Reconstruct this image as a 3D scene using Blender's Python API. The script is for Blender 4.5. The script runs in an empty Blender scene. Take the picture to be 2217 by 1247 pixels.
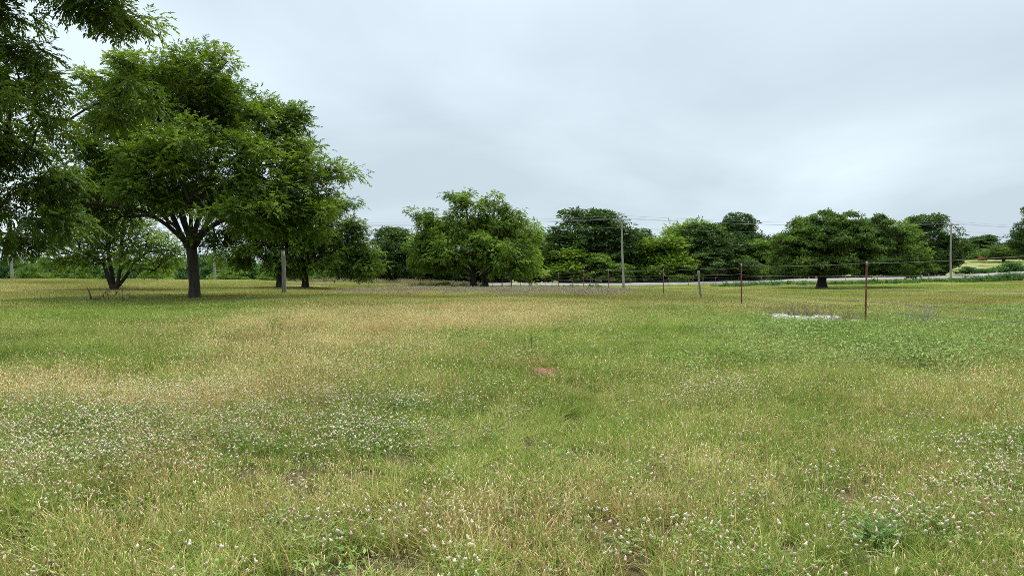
import bpy, math, random
import numpy as np
from mathutils import Vector, Matrix

# ------------------------------------------------------------------ camera
S = bpy.context.scene
CAM_H, FPX, HOR, CX = 1.35, 1600.0, 598.0, 1108.5
cam_d = bpy.data.cameras.new('camera')
cam = bpy.data.objects.new('camera', cam_d); S.collection.objects.link(cam)
cam.location = (0, 0, CAM_H); cam.rotation_euler = (math.radians(90), 0, 0)
cam_d.sensor_width = 36.0; cam_d.lens = 36.0 * FPX / 2217.0
cam_d.shift_y = (HOR - 623.5) / 2217.0
cam_d.clip_start = 0.05; cam_d.clip_end = 6000
S.camera = cam

# ------------------------------------------------------------------ world: overcast sky
SUN_EL, SUN_AZ = math.radians(62), math.radians(20)      # azimuth clockwise from +Y
W = bpy.data.worlds.new('World'); S.world = W; W.use_nodes = True
nt = W.node_tree; nt.nodes.clear()
def N(nt, t, **k):
    n = nt.nodes.new(t)
    for a, b in k.items():
        if a == 'inp':
            for i, v in b.items(): n.inputs[i].default_value = v
        else: setattr(n, a, b)
    return n
out = N(nt, 'ShaderNodeOutputWorld'); bg = N(nt, 'ShaderNodeBackground')
sky = N(nt, 'ShaderNodeTexSky', sky_type='NISHITA', sun_disc=False, sun_elevation=SUN_EL, sun_rotation=SUN_AZ)
sky.air_density = 1.5; sky.dust_density = 3.0
bg.inputs[1].default_value = 0.1
tc = N(nt, 'ShaderNodeTexCoord'); sep = N(nt, 'ShaderNodeSeparateXYZ')
nt.links.new(tc.outputs['Generated'], sep.inputs[0])
zz = N(nt, 'ShaderNodeMath', operation='MAXIMUM', inp={1: 0.0}); nt.links.new(sep.outputs[2], zz.inputs[0])
den = N(nt, 'ShaderNodeMath', operation='ADD', inp={1: 0.22}); nt.links.new(zz.outputs[0], den.inputs[0])
dx = N(nt, 'ShaderNodeMath', operation='DIVIDE'); dy = N(nt, 'ShaderNodeMath', operation='DIVIDE')
for d, i in ((dx, 0), (dy, 1)):
    nt.links.new(sep.outputs[i], d.inputs[0]); nt.links.new(den.outputs[0], d.inputs[1])
comb = N(nt, 'ShaderNodeCombineXYZ'); nt.links.new(dx.outputs[0], comb.inputs[0]); nt.links.new(dy.outputs[0], comb.inputs[1])
mp = N(nt, 'ShaderNodeMapping'); mp.inputs['Location'].default_value = (3.1, 1.9, 0); mp.inputs['Scale'].default_value = (0.75, 0.7, 1)
nt.links.new(comb.outputs[0], mp.inputs[0])
nz = N(nt, 'ShaderNodeTexNoise'); nz.inputs['Scale'].default_value = 0.9; nz.inputs['Detail'].default_value = 6
nz.inputs['Roughness'].default_value = 0.46; nz.inputs['Distortion'].default_value = 0.35
nt.links.new(mp.outputs[0], nz.inputs['Vector'])
# left side of the sky is a little brighter than the right
sx = N(nt, 'ShaderNodeMath', operation='MULTIPLY_ADD', inp={1: -0.16, 2: 0.0}); nt.links.new(sep.outputs[0], sx.inputs[0])
nsum = N(nt, 'ShaderNodeMath', operation='ADD'); nt.links.new(nz.outputs[0], nsum.inputs[0]); nt.links.new(sx.outputs[0], nsum.inputs[1])
cr = N(nt, 'ShaderNodeValToRGB'); e = cr.color_ramp.elements
e[0].position = 0.34; e[0].color = (0.336, 0.402, 0.452, 1)
e[1].position = 0.62; e[1].color = (0.480, 0.562, 0.620, 1)
m = cr.color_ramp.elements.new(0.49); m.color = (0.410, 0.485, 0.540, 1)
nt.links.new(nsum.outputs[0], cr.inputs[0])
lift = N(nt, 'ShaderNodeMapRange', interpolation_type='SMOOTHSTEP'); lift.inputs['From Min'].default_value = 0.36; lift.inputs['From Max'].default_value = 0.95
lift.inputs['To Min'].default_value = 10.0; lift.inputs['To Max'].default_value = 27.0
nt.links.new(zz.outputs[0], lift.inputs['Value'])
vm = N(nt, 'ShaderNodeVectorMath', operation='SCALE'); nt.links.new(cr.outputs[0], vm.inputs[0]); nt.links.new(lift.outputs[0], vm.inputs['Scale'])
mix = N(nt, 'ShaderNodeMix', data_type='RGBA'); mix.inputs[0].default_value = 0.96
nt.links.new(sky.outputs[0], mix.inputs[6]); nt.links.new(vm.outputs[0], mix.inputs[7])
nt.links.new(mix.outputs[2], bg.inputs[0]); nt.links.new(bg.outputs[0], out.inputs[0])

# ------------------------------------------------------------------ sun through cloud
sd = bpy.data.lights.new('sun', 'SUN'); sd.energy = 2.9; sd.angle = math.radians(14); sd.color = (1, 0.96, 0.88)
sun = bpy.data.objects.new('sun', sd); S.collection.objects.link(sun)
dv = Vector((math.sin(SUN_AZ) * math.cos(SUN_EL), math.cos(SUN_AZ) * math.cos(SUN_EL), math.sin(SUN_EL)))
sun.rotation_euler = dv.to_track_quat('Z', 'Y').to_euler()

S.view_settings.view_transform = 'Standard'; S.view_settings.look = 'None'
S.view_settings.exposure = 0.83; S.view_settings.gamma = 1
S.cycles.max_bounces = 5; S.cycles.diffuse_bounces = 3; S.cycles.transmission_bounces = 4
S.cycles.glossy_bounces = 2; S.cycles.transparent_max_bounces = 4; S.cycles.volume_bounces = 0
S.cycles.use_denoising = False
S.cycles.use_adaptive_sampling = False
S.cycles.sample_clamp_indirect = 4
S.cycles.pixel_filter_type = 'BLACKMAN_HARRIS'; S.cycles.filter_width = 0.85

# ------------------------------------------------------------------ helpers
C = S.collection
rng = np.random.default_rng(11); random.seed(5)
def tag(o, label=None, cat=None, group=None, kind=None):
    if label: o['label'] = label
    if cat: o['category'] = cat
    if group: o['group'] = group
    if kind: o['kind'] = kind
    return o
def empty(name, loc, label, cat, group=None):
    o = bpy.data.objects.new(name, None); C.objects.link(o); o.location = loc; o.empty_display_size = 0.3
    return tag(o, label, cat, group)
def mesh_np(name, V, F, attrs=None, smooth=False):
    """V (n,3), F: list of (k,m) int arrays"""
    me = bpy.data.meshes.new(name)
    V = np.asarray(V, dtype=np.float32)
    Fs = [np.asarray(f, dtype=np.int32) for f in (F if isinstance(F, list) else [F]) if len(f)]
    loops = np.concatenate([f.ravel() for f in Fs]); tot = np.concatenate([np.full(len(f), f.shape[1], np.int32) for f in Fs])
    st = np.concatenate([[0], np.cumsum(tot)[:-1]]).astype(np.int32)
    me.vertices.add(len(V)); me.vertices.foreach_set('co', V.ravel())
    me.loops.add(len(loops)); me.loops.foreach_set('vertex_index', loops)
    me.polygons.add(len(tot)); me.polygons.foreach_set('loop_start', st); me.polygons.foreach_set('loop_total', tot)
    me.update(calc_edges=True)
    if smooth: me.polygons.foreach_set('use_smooth', np.ones(len(tot), dtype=bool))
    for k, a in (attrs or {}).items():
        at = me.attributes.new(k, 'FLOAT', 'POINT'); at.data.foreach_set('value', np.asarray(a, dtype=np.float32))
    return me
def link(name, me, mat=None, parent=None):
    o = bpy.data.objects.new(name, me); C.objects.link(o)
    if mat: 
        if not len(me.materials): me.materials.append(mat)
    if parent: o.parent = parent
    return o
class MB:
    """collects verts / faces; built as ONE mesh object"""
    def __init__(s): s.v = []; s.f4 = []; s.f3 = []; s.n = 0
    def add(s, V, F4=None, F3=None):
        V = np.asarray(V, float)
        if F4 is not None and len(F4): s.f4.append(np.asarray(F4) + s.n)
        if F3 is not None and len(F3): s.f3.append(np.asarray(F3) + s.n)
        s.v.append(V); s.n += len(V); return s
    def box(s, c, size, rz=0, taper=1.0):
        sx, sy, sz = [a / 2 for a in size]
        P = np.array([[x * (taper if z > 0 else 1), y * (taper if z > 0 else 1), z] for z in (-sz, sz) for x, y in ((-sx, -sy), (sx, -sy), (sx, sy), (-sx, sy))])
        c_, s_ = math.cos(rz), math.sin(rz); R = np.array([[c_, -s_, 0], [s_, c_, 0], [0, 0, 1]])
        return s.add(P @ R.T + np.array(c), [[3, 2, 1, 0], [4, 5, 6, 7], [0, 1, 5, 4], [1, 2, 6, 5], [2, 3, 7, 6], [3, 0, 4, 7]])
    def tube(s, P, R, k=8, caps=True, jit=0.0):
        P = np.asarray(P, float); n = len(P); R = np.broadcast_to(np.asarray(R, float), (n,))
        T = np.gradient(P, axis=0); T /= np.linalg.norm(T, axis=1)[:, None] + 1e-9
        up = np.array([0, 0, 1.0]) if abs(T[0][2]) < 0.9 else np.array([1.0, 0, 0])
        V = []; ph = rng.random(k) * jit
        for i in range(n):
            a = np.cross(T[i], up); a /= np.linalg.norm(a) + 1e-9; b = np.cross(T[i], a)
            for j in range(k):
                t = 2 * math.pi * j / k; rr = R[i] * (1 + jit * (rng.random() - .5) + ph[j] * .5)
                V.append(P[i] + (a * math.cos(t) + b * math.sin(t)) * rr)
        F = [[i * k + j, i * k + (j + 1) % k, (i + 1) * k + (j + 1) % k, (i + 1) * k + j] for i in range(n - 1) for j in range(k)]
        F3 = []
        if caps:
            V += [P[0], P[-1]]; m0 = n * k
            F3 = [[m0, (j + 1) % k, j] for j in range(k)] + [[m0 + 1, (n - 1) * k + j, (n - 1) * k + (j + 1) % k] for j in range(k)]
        return s.add(V, F, F3)
    def build(s, name, mat, parent=None, origin=(0, 0, 0), smooth=False, attrs=None):
        V = np.concatenate(s.v) - np.array(origin, float)
        me = mesh_np(name, V, ([np.concatenate(s.f4)] if s.f4 else []) + ([np.concatenate(s.f3)] if s.f3 else []), attrs, smooth)
        o = link(name, me, mat, parent)
        return o

# ------------------------------------------------------------------ materials
def mat(name, col, rough=0.9, var=None, scale=5.0, detail=4, bump=0.0, bscale=20, stretch=(1, 1, 1), metal=0.0, spec=0.3, contrast=(0.35, 0.65), coord='Object'):
    m = bpy.data.materials.new(name); m.use_nodes = True; t = m.node_tree; b = t.nodes['Principled BSDF']
    b.inputs['Roughness'].default_value = rough; b.inputs['Metallic'].default_value = metal
    b.inputs['Specular IOR Level'].default_value = spec
    b.inputs['Base Color'].default_value = (*col, 1)
    tcn = N(t, 'ShaderNodeTexCoord'); mpn = N(t, 'ShaderNodeMapping'); mpn.inputs['Scale'].default_value = stretch
    t.links.new(tcn.outputs[coord], mpn.inputs[0])
    if var:
        n = N(t, 'ShaderNodeTexNoise'); n.inputs['Scale'].default_value = scale; n.inputs['Detail'].default_value = detail; n.inputs['Roughness'].default_value = .65
        t.links.new(mpn.outputs[0], n.inputs['Vector'])
        r = N(t, 'ShaderNodeValToRGB'); r.color_ramp.elements[0].position = contrast[0]; r.color_ramp.elements[1].position = contrast[1]
        r.color_ramp.elements[0].color = (*col, 1); r.color_ramp.elements[1].color = (*var, 1)
        t.links.new(n.outputs[0], r.inputs[0]); t.links.new(r.outputs[0], b.inputs['Base Color'])
    if bump:
        n2 = N(t, 'ShaderNodeTexNoise'); n2.inputs['Scale'].default_value = bscale; n2.inputs['Detail'].default_value = 5
        t.links.new(mpn.outputs[0], n2.inputs['Vector'])
        bp = N(t, 'ShaderNodeBump'); bp.inputs['Strength'].default_value = bump; bp.inputs['Distance'].default_value = 0.05
        t.links.new(n2.outputs[0], bp.inputs['Height']); t.links.new(bp.outputs[0], b.inputs['Normal'])
    return m
def leafmat(name, c0, c1, c2, trans=0.35, nscale=0.45, gloss=0.025):
    """c0..c1..c2 mixed by the per-leaf random attribute 'r' and a slow noise through the crown"""
    m = bpy.data.materials.new(name); m.use_nodes = True; t = m.node_tree; t.nodes.clear()
    o = N(t, 'ShaderNodeOutputMaterial')
    at = N(t, 'ShaderNodeAttribute', attribute_name='r')
    tcn = N(t, 'ShaderNodeTexCoord'); n = N(t, 'ShaderNodeTexNoise'); n.inputs['Scale'].default_value = nscale; n.inputs['Detail'].default_value = 3
    t.links.new(tcn.outputs['Object'], n.inputs['Vector'])
    a = N(t, 'ShaderNodeMath', operation='MULTIPLY_ADD', inp={1: 0.55}); t.links.new(at.outputs['Fac'], a.inputs[0])
    b = N(t, 'ShaderNodeMath', operation='MULTIPLY_ADD', inp={1: 1.8, 2: -0.65}); t.links.new(n.outputs[0], b.inputs[0])
    oi = N(t, 'ShaderNodeObjectInfo'); b2 = N(t, 'ShaderNodeMath', operation='MULTIPLY_ADD', inp={1: 0.24}); t.links.new(oi.outputs['Random'], b2.inputs[0]); t.links.new(b.outputs[0], b2.inputs[2])
    b3 = N(t, 'ShaderNodeMath', operation='ADD', inp={1: -0.09}); t.links.new(b2.outputs[0], b3.inputs[0]); t.links.new(b3.outputs[0], a.inputs[2])
    r = N(t, 'ShaderNodeValToRGB'); el = r.color_ramp.elements
    el[0].position = 0.1; el[0].color = (*c0, 1); el[1].position = 1.0; el[1].color = (*c2, 1); x = el.new(0.55); x.color = (*c1, 1)
    t.links.new(a.outputs[0], r.inputs[0])
    d = N(t, 'ShaderNodeBsdfDiffuse'); tr = N(t, 'ShaderNodeBsdfTranslucent'); g = N(t, 'ShaderNodeBsdfGlossy'); g.inputs['Roughness'].default_value = .45
    g.inputs['Color'].default_value = (.6, .65, .6, 1)
    mul = N(t, 'ShaderNodeMix', data_type='RGBA', blend_type='MULTIPLY'); mul.inputs[0].default_value = 1; mul.inputs[7].default_value = (1.25, 1.3, .55, 1)
    t.links.new(r.outputs[0], mul.inputs[6])
    t.links.new(r.outputs[0], d.inputs[0]); t.links.new(mul.outputs[2], tr.inputs[0])
    m1 = N(t, 'ShaderNodeMixShader'); m1.inputs[0].default_value = trans; t.links.new(d.outputs[0], m1.inputs[1]); t.links.new(tr.outputs[0], m1.inputs[2])
    m2 = N(t, 'ShaderNodeMixShader'); m2.inputs[0].default_value = gloss; t.links.new(m1.outputs[0], m2.inputs[1]); t.links.new(g.outputs[0], m2.inputs[2])
    t.links.new(m2.outputs[0], o.inputs[0]); return m
def tuftmat(name, greens, tans, trans=0.2):
    """blade colour: its random 'r' against the tuft's share of dry blades 'tint' (both real per-blade / per-tuft values)"""
    m = bpy.data.materials.new(name); m.use_nodes = True; t = m.node_tree; t.nodes.clear()
    o = N(t, 'ShaderNodeOutputMaterial')
    at = N(t, 'ShaderNodeAttribute', attribute_name='r'); q = N(t, 'ShaderNodeAttribute', attribute_name='q')
    ti = N(t, 'ShaderNodeAttribute', attribute_name='tint', attribute_type='INSTANCER')
    hu = N(t, 'ShaderNodeAttribute', attribute_name='hue', attribute_type='INSTANCER')
    lt = N(t, 'ShaderNodeMath', operation='LESS_THAN'); t.links.new(at.outputs['Fac'], lt.inputs[0]); t.links.new(ti.outputs['Fac'], lt.inputs[1])
    av = N(t, 'ShaderNodeMath', operation='MULTIPLY_ADD', inp={1: 0.5}); t.links.new(q.outputs['Fac'], av.inputs[0])
    h2 = N(t, 'ShaderNodeMath', operation='MULTIPLY', inp={1: 0.5}); t.links.new(hu.outputs['Fac'], h2.inputs[0]); t.links.new(h2.outputs[0], av.inputs[2])
    def ramp(cs):
        r = N(t, 'ShaderNodeValToRGB'); el = r.color_ramp.elements; el[0].position = .05; el[1].position = .95
        el[0].color = (*cs[0], 1); el[1].color = (*cs[-1], 1)
        for i, c in enumerate(cs[1:-1]): x = el.new((i + 1) / (len(cs) - 1)); x.color = (*c, 1)
        t.links.new(av.outputs[0], r.inputs[0]); return r
    g, d = ramp(greens), ramp(tans)
    mx = N(t, 'ShaderNodeMix', data_type='RGBA'); t.links.new(lt.outputs[0], mx.inputs[0]); t.links.new(g.outputs[0], mx.inputs[6]); t.links.new(d.outputs[0], mx.inputs[7])
    df = N(t, 'ShaderNodeBsdfDiffuse'); tr = N(t, 'ShaderNodeBsdfTranslucent')
    t.links.new(mx.outputs[2], df.inputs[0]); t.links.new(mx.outputs[2], tr.inputs[0])
    m1 = N(t, 'ShaderNodeMixShader'); m1.inputs[0].default_value = trans; t.links.new(df.outputs[0], m1.inputs[1]); t.links.new(tr.outputs[0], m1.inputs[2])
    t.links.new(m1.outputs[0], o.inputs[0]); return m

M = {}
M['bark'] = mat('bark', (.024, .019, .015), var=(.066, .055, .044), scale=3, stretch=(3, 3, .5), bump=.9, bscale=5)
M['bark_pale'] = mat('bark_pale', (.05, .042, .034), var=(.12, .105, .09), scale=3, stretch=(3, 3, .5), bump=.8, bscale=5)
M['pole'] = mat('weathered_pole', (.20, .18, .155), var=(.34, .31, .27), scale=2.5, stretch=(6, 6, .35), bump=.4, bscale=6)
M['greywood'] = mat('grey_wood', (.12, .105, .09), var=(.27, .245, .215), scale=3, stretch=(7, 7, .5), bump=.5, bscale=7)
M['rust'] = mat('rusty_steel', (.10, .028, .022), rough=.75, var=(.16, .06, .045), scale=9, spec=.3)
M['tip'] = mat('pale_paint_tip', (.42, .32, .27), rough=.7, var=(.30, .2, .16), scale=12)
M['wire'] = mat('galvanised_wire', (.13, .12, .11), rough=.6, var=(.07, .045, .035), scale=4)
M['cable'] = mat('power_cable', (.19, .20, .21), rough=.6)
M['steel'] = mat('grey_steel', (.3, .3, .3), rough=.5)
M['ceramic'] = mat('insulator_glaze', (.35, .36, .37), rough=.3)
M['road'] = mat('chipseal', (.17, .162, .152), var=(.24, .228, .212), scale=.7, detail=6, bump=.1)
M['white'] = mat('concrete_white', (.42, .42, .41), var=(.16, .145, .12), scale=4, detail=8, contrast=(.42, .62), bump=.6, bscale=14)
M['redsoil'] = mat('red_soil', (.30, .13, .08), var=(.17, .085, .055), scale=9, bump=.8, bscale=25)
M['dirt'] = mat('pale_dirt', (.27, .215, .15), var=(.18, .15, .09), scale=3, bump=.4)
M['orange'] = mat('orange_paint', (.62, .085, .03), rough=.5, var=(.48, .06, .03), scale=3)
M['tyre'] = mat('tyre_rubber', (.03, .03, .03))
M['deadtwig'] = mat('dead_twigs', (.36, .31, .27), var=(.22, .18, .15), scale=8)
M['darktwig'] = mat('dark_twigs', (.05, .036, .026), var=(.09, .07, .05), scale=8)
M['straw'] = mat('dead_straw', (.30, .22, .15), var=(.17, .12, .085), scale=10)

# ------------------------------------------------------------------ terrain
def proj(px, py, Y): return np.array([(px - CX) / FPX * Y, Y, CAM_H - (py - HOR) / FPX * Y])
ctrl = np.array([
 (0,0,0),(10,0,0),(-10,0,0),(25,0,0),(-25,0,0),(0,-30,0),(0,20,0),(10,21,0),(-20,18,0),(24,18,0),(-17,38,0),(10,38,0),(0,45,0),(35,45,.02),(-40,40,0),
 (7.4,57,0),(-32,59,.1),(-15,50,.04),(4.5,70,-.16),(3.7,82,-.3),(-4.7,90,-.24),(14,93,-.28),(31,75,0),(55,80,.15),(67,110,.5),(85,105,.8),
 (47,102,.12),(60,106,.3),(30,95,-.08),(15,97,-.2),(75,109,.5),(40,88,0),
 (-21,75,-.01),(-24,96,.5),(-16,98,.42),(-40,100,.65),(-66,95,.42),(-100,95,.3),
 (-60,140,-4.5),(-105,140,-4.5),(-30,140,-3),(0,150,0),(-60,200,-7),(-140,200,-7),(-150,400,-4),(-60,400,-3),(0,300,1),(-300,700,2),(0,900,6),
 (130,200,3.85),(169,260,6.9),(228,350,8.5),(91,142,1.3),(30,145,1.2),(60,160,2.4),(70,250,5),(300,300,8),(400,700,10),
 (120,60,1.0),(200,100,3),(300,0,3),(-300,0,0),(0,-300,0),(-300,200,-4),(1500,0,10),(-1500,0,0),(0,-1500,0),(-1500,1500,8),(1500,1500,20),(0,1800,14)], float)
def _U(r2): return np.where(r2 > 0, r2 * np.log(r2 + 1e-12), 0)
_P = ctrl[:, :2] / 100.0; _n = len(_P)
_K = _U(((_P[:, None] - _P[None]) ** 2).sum(-1)) + np.eye(_n) * 1e-4
_A = np.zeros((_n + 3, _n + 3)); _A[:_n, :_n] = _K; _A[:_n, _n] = 1; _A[:_n, _n + 1:] = _P; _A[_n, :_n] = 1; _A[_n + 1:, :_n] = _P.T
_w = np.linalg.solve(_A, np.concatenate([ctrl[:, 2], [0, 0, 0]]))
def road_c(X): return 105 + 0.27 * np.maximum(X, 0) + 0.02 * np.minimum(X, 0)
_rx = np.array([-160, -60, -25, -.5, 16.4, 34.7, 55.6, 74.9, 82.6, 89, 150, 300]); _rz = np.array([-3.0, -.8, .0, .27, .165, .57, .975, 1.31, 1.63, 2.0, 4.2, 8])
def road_z(X): 
    a = np.interp(X, _rx, _rz); return (a + np.interp(X - 6, _rx, _rz) + np.interp(X + 6, _rx, _rz)) / 3
def sstep(a, b, x): t = np.clip((x - a) / (b - a), 0, 1); return t * t * (3 - 2 * t)
def gz(X, Y, under=True):
    X = np.atleast_1d(np.asarray(X, float)); Y = np.atleast_1d(np.asarray(Y, float)); o = np.empty_like(X)
    for i in range(0, len(X), 20000):
        q = np.stack([X[i:i + 20000], Y[i:i + 20000]], 1) / 100.0
        o[i:i + 20000] = _U(((q[:, None] - _P[None]) ** 2).sum(-1)) @ _w[:_n] + _w[_n] + q @ _w[_n + 1:]
    near = sstep(-5, 60, Y)
    o += (0.03 * np.sin(X * .55 + 1.3 * np.sin(Y * .21)) + 0.025 * np.sin(Y * .43 + X * .2)) * (0.5 + near)
    t = Y - road_c(X); rz = road_z(X) + 0.03 * t - (0.12 if under else 0)
    w = 1 - sstep(4.2, 8.5, np.abs(t))
    return o * (1 - w) + rz * w
def gz1(x, y): return float(gz(x, y)[0])
def at(px, py, lo=1.5, hi=700):
    """first point where the sight line through (px,py) meets the terrain"""
    Y = np.geomspace(lo, hi, 1500); X = (px - CX) / FPX * Y; Z = CAM_H - (py - HOR) / FPX * Y
    g = gz(X, Y); k = np.argmax(Z <= g)
    return Vector((X[k], Y[k], g[k]))
def ptA(px, Y): x = (px - CX) / FPX * Y; return Vector((x, Y, gz1(x, Y)))

def grow_lines(a, b, s, far, ratio=1.12):
    L = list(np.arange(a, b + s, s)); st = s
    while L[-1] < far: st *= ratio; L.append(L[-1] + st)
    st = s; pre = []; x = a
    while x > -far: st *= ratio; x -= st; pre.append(x)
    return np.array(pre[::-1] + L)
gx = grow_lines(-110, 150, 1.6, 2200); gy = grow_lines(-20, 170, 1.3, 2600)
gy = gy[gy > -700]
XX, YY = np.meshgrid(gx, gy); ZZ = gz(XX.ravel(), YY.ravel())
nx, ny = len(gx), len(gy); I = np.arange(nx * ny).reshape(ny, nx)
Fg = np.stack([I[:-1, :-1], I[:-1, 1:], I[1:, 1:], I[1:, :-1]], -1).reshape(-1, 4)
gm = bpy.data.materials.new('ground_thatch'); gm.use_nodes = True; t = gm.node_tree; b = t.nodes['Principled BSDF']
b.inputs['Roughness'].default_value = 1; b.inputs['Specular IOR Level'].default_value = .05
tcn = N(t, 'ShaderNodeTexCoord')
def gnoise(sc, det=5, rough=.6):
    n = N(t, 'ShaderNodeTexNoise'); n.inputs['Scale'].default_value = sc; n.inputs['Detail'].default_value = det; n.inputs['Roughness'].default_value = rough
    t.links.new(tcn.outputs['Object'], n.inputs['Vector']); return n
n1, n2, n3 = gnoise(14, 6, .7), gnoise(.12, 4), gnoise(1.6, 5)
r1 = N(t, 'ShaderNodeValToRGB'); el = r1.color_ramp.elements; el[0].position = .36; el[0].color = (.022, .015, .010, 1); el[1].position = .64; el[1].color = (.12, .09, .05, 1)
x = el.new(.5); x.color = (.08, .06, .032, 1)
t.links.new(n1.outputs[0], r1.inputs[0])
r2 = N(t, 'ShaderNodeValToRGB'); el = r2.color_ramp.elements; el[0].position = .38; el[0].color = (.15, .20, .05, 1); el[1].position = .62; el[1].color = (.30, .29, .11, 1)
t.links.new(n3.outputs[0], r2.inputs[0])
# far away the sward itself is the surface: the share of green cover rises where no tufts are modelled
ge = N(t, 'ShaderNodeSeparateXYZ'); t.links.new(tcn.outputs['Object'], ge.inputs[0])
mr = N(t, 'ShaderNodeMapRange'); mr.inputs['From Min'].default_value = 25; mr.inputs['From Max'].default_value = 110; mr.inputs['To Min'].default_value = .02; mr.inputs['To Max'].default_value = .95
t.links.new(ge.outputs[1], mr.inputs[0])
mx = N(t, 'ShaderNodeMix', data_type='RGBA'); t.links.new(mr.outputs[0], mx.inputs[0]); t.links.new(r1.outputs[0], mx.inputs[6]); t.links.new(r2.outputs[0], mx.inputs[7])
t.links.new(mx.outputs[2], b.inputs['Base Color'])
bp = N(t, 'ShaderNodeBump'); bp.inputs['Strength'].default_value = .8; bp.inputs['Distance'].default_value = .04
t.links.new(n1.outputs[0], bp.inputs['Height']); t.links.new(bp.outputs[0], b.inputs['Normal'])
ground = link('ground', mesh_np('ground', np.stack([XX.ravel(), YY.ravel(), ZZ], 1), Fg, smooth=True), gm)
tag(ground, 'rough pasture ground under the grass', kind='structure')

# road sheet with a skirt
xs = np.arange(-150, 300, 2.0); ts = np.array([-3.9, -3.7, -2, 0, 2, 3.7, 3.9])
jit = 0.25 * np.sin(xs * .7) + .15 * np.sin(xs * 1.9)
V = []
for i, x0 in enumerate(xs):
    for j, tt in enumerate(ts):
        e_ = jit[i] * (1 if abs(tt) > 3 else 0)
        z = road_z(x0) + .03 * tt + .05 * (1 - (tt / 3.7) ** 2) - (.3 if abs(tt) > 3.8 else 0)
        V.append((x0, road_c(x0) + tt + e_, float(z)))
k = len(ts); Fr = [[i * k + j, (i + 1) * k + j, (i + 1) * k + j + 1, i * k + j + 1] for i in range(len(xs) - 1) for j in range(k - 1)]
road = link('road', mesh_np('road', V, np.array(Fr)), M['road']); tag(road, 'pale grey chip seal country road in front of the woods', kind='structure')

# ------------------------------------------------------------------ bare soil patches
def blob(name, p, rx, ry, m, label, h=.05, rot=0, ridge=.6):
    n, k = 48, 7; V = [(0, 0, h)]; F4 = []; F3 = []
    ph = rng.random(6) * 6.28
    for r in range(1, k + 1):
        for i in range(n):
            a = 2 * math.pi * i / n; w = 1 + .30 * math.sin(3 * a + ph[0]) + .18 * math.sin(5 * a + ph[1]) + .14 * math.sin(9 * a + ph[2]) + .08 * math.sin(17 * a + ph[3])
            q = r / k; x = rx * w * q * math.cos(a); y = ry * w * q * math.sin(a)
            V.append((x, y, h * (1 - q ** 2) * (1 + ridge * (rng.random() - .5)) - (.03 if r == k else 0)))
    for i in range(n): F3.append((0, 1 + i, 1 + (i + 1) % n))
    for r in range(k - 1):
        for i in range(n): F4.append((1 + r * n + i, 1 + (r + 1) * n + i, 1 + (r + 1) * n + (i + 1) % n, 1 + r * n + (i + 1) % n))
    V = np.array(V); c, s_ = math.cos(rot), math.sin(rot); V[:, :2] = V[:, :2] @ np.array([[c, s_], [-s_, c]])
    V[:, 2] += gz(V[:, 0] + p.x, V[:, 1] + p.y) - p.z + .004
    o = link(name, mesh_np(name, V, [np.array(F4), np.array(F3)], smooth=True), m); o.location = p
    return tag(o, label, kind='structure')
CLEAR = []          # (x,y,rx,ry) places where nothing grows
def clear(p, rx, ry): CLEAR.append((p.x, p.y, rx, ry))
p = at(1190, 807); blob('soil_patch', p, .2, .26, M['redsoil'], 'small patch of bare red soil in the middle of the meadow', .05); CLEAR.append((p.x, p.y - .28, .23, .58))
p = at(1160, 803); blob('soil_patch', p, .12, .2, M['redsoil'], 'tiny red soil scrape left of the larger red patch', .04); CLEAR.append((p.x, p.y - .3, .15, .55))
p = ptA(660, 83); blob('soil_patch', p, 3.2, 1.2, M['dirt'], 'pale bare dirt strip behind the tree trunks on the left', .1, ridge=.1); clear(p, 3.3, 1.5)
p = at(825, 637); blob('soil_patch', p, 1.9, 1.2, M['dirt'], 'pale bare dirt patch in the grass left of centre', .06, ridge=.1); clear(p, 1.9, 1.6)

# ------------------------------------------------------------------ tree generator
def frusta(A, B, ra, rb, k):
    """independent tapered tubes A->B, vectorised"""
    A, B = np.asarray(A, float), np.asarray(B, float); D = B - A; Ln = np.linalg.norm(D, axis=1); D /= Ln[:, None] + 1e-9
    B = B + D * (rb * .3)[:, None]
    up = np.where(np.abs(D[:, 2:3]) < .9, np.array([[0, 0, 1.0]]), np.array([[1.0, 0, 0]]))
    a = np.cross(D, up); a /= np.linalg.norm(a, axis=1)[:, None]; b = np.cross(D, a)
    th = 2 * np.pi * np.arange(k) / k
    ring = a[:, None] * np.cos(th)[None, :, None] + b[:, None] * np.sin(th)[None, :, None]
    V = np.concatenate([A[:, None] + ring * ra[:, None, None], B[:, None] + ring * rb[:, None, None]], 1).reshape(-1, 3)
    base = (np.arange(len(A)) * 2 * k)[:, None]; j = np.arange(k)[None]
    F = np.stack([base + j, base + (j + 1) % k, base + k + (j + 1) % k, base + k + j], -1).reshape(-1, 4)
    return V, F
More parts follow.
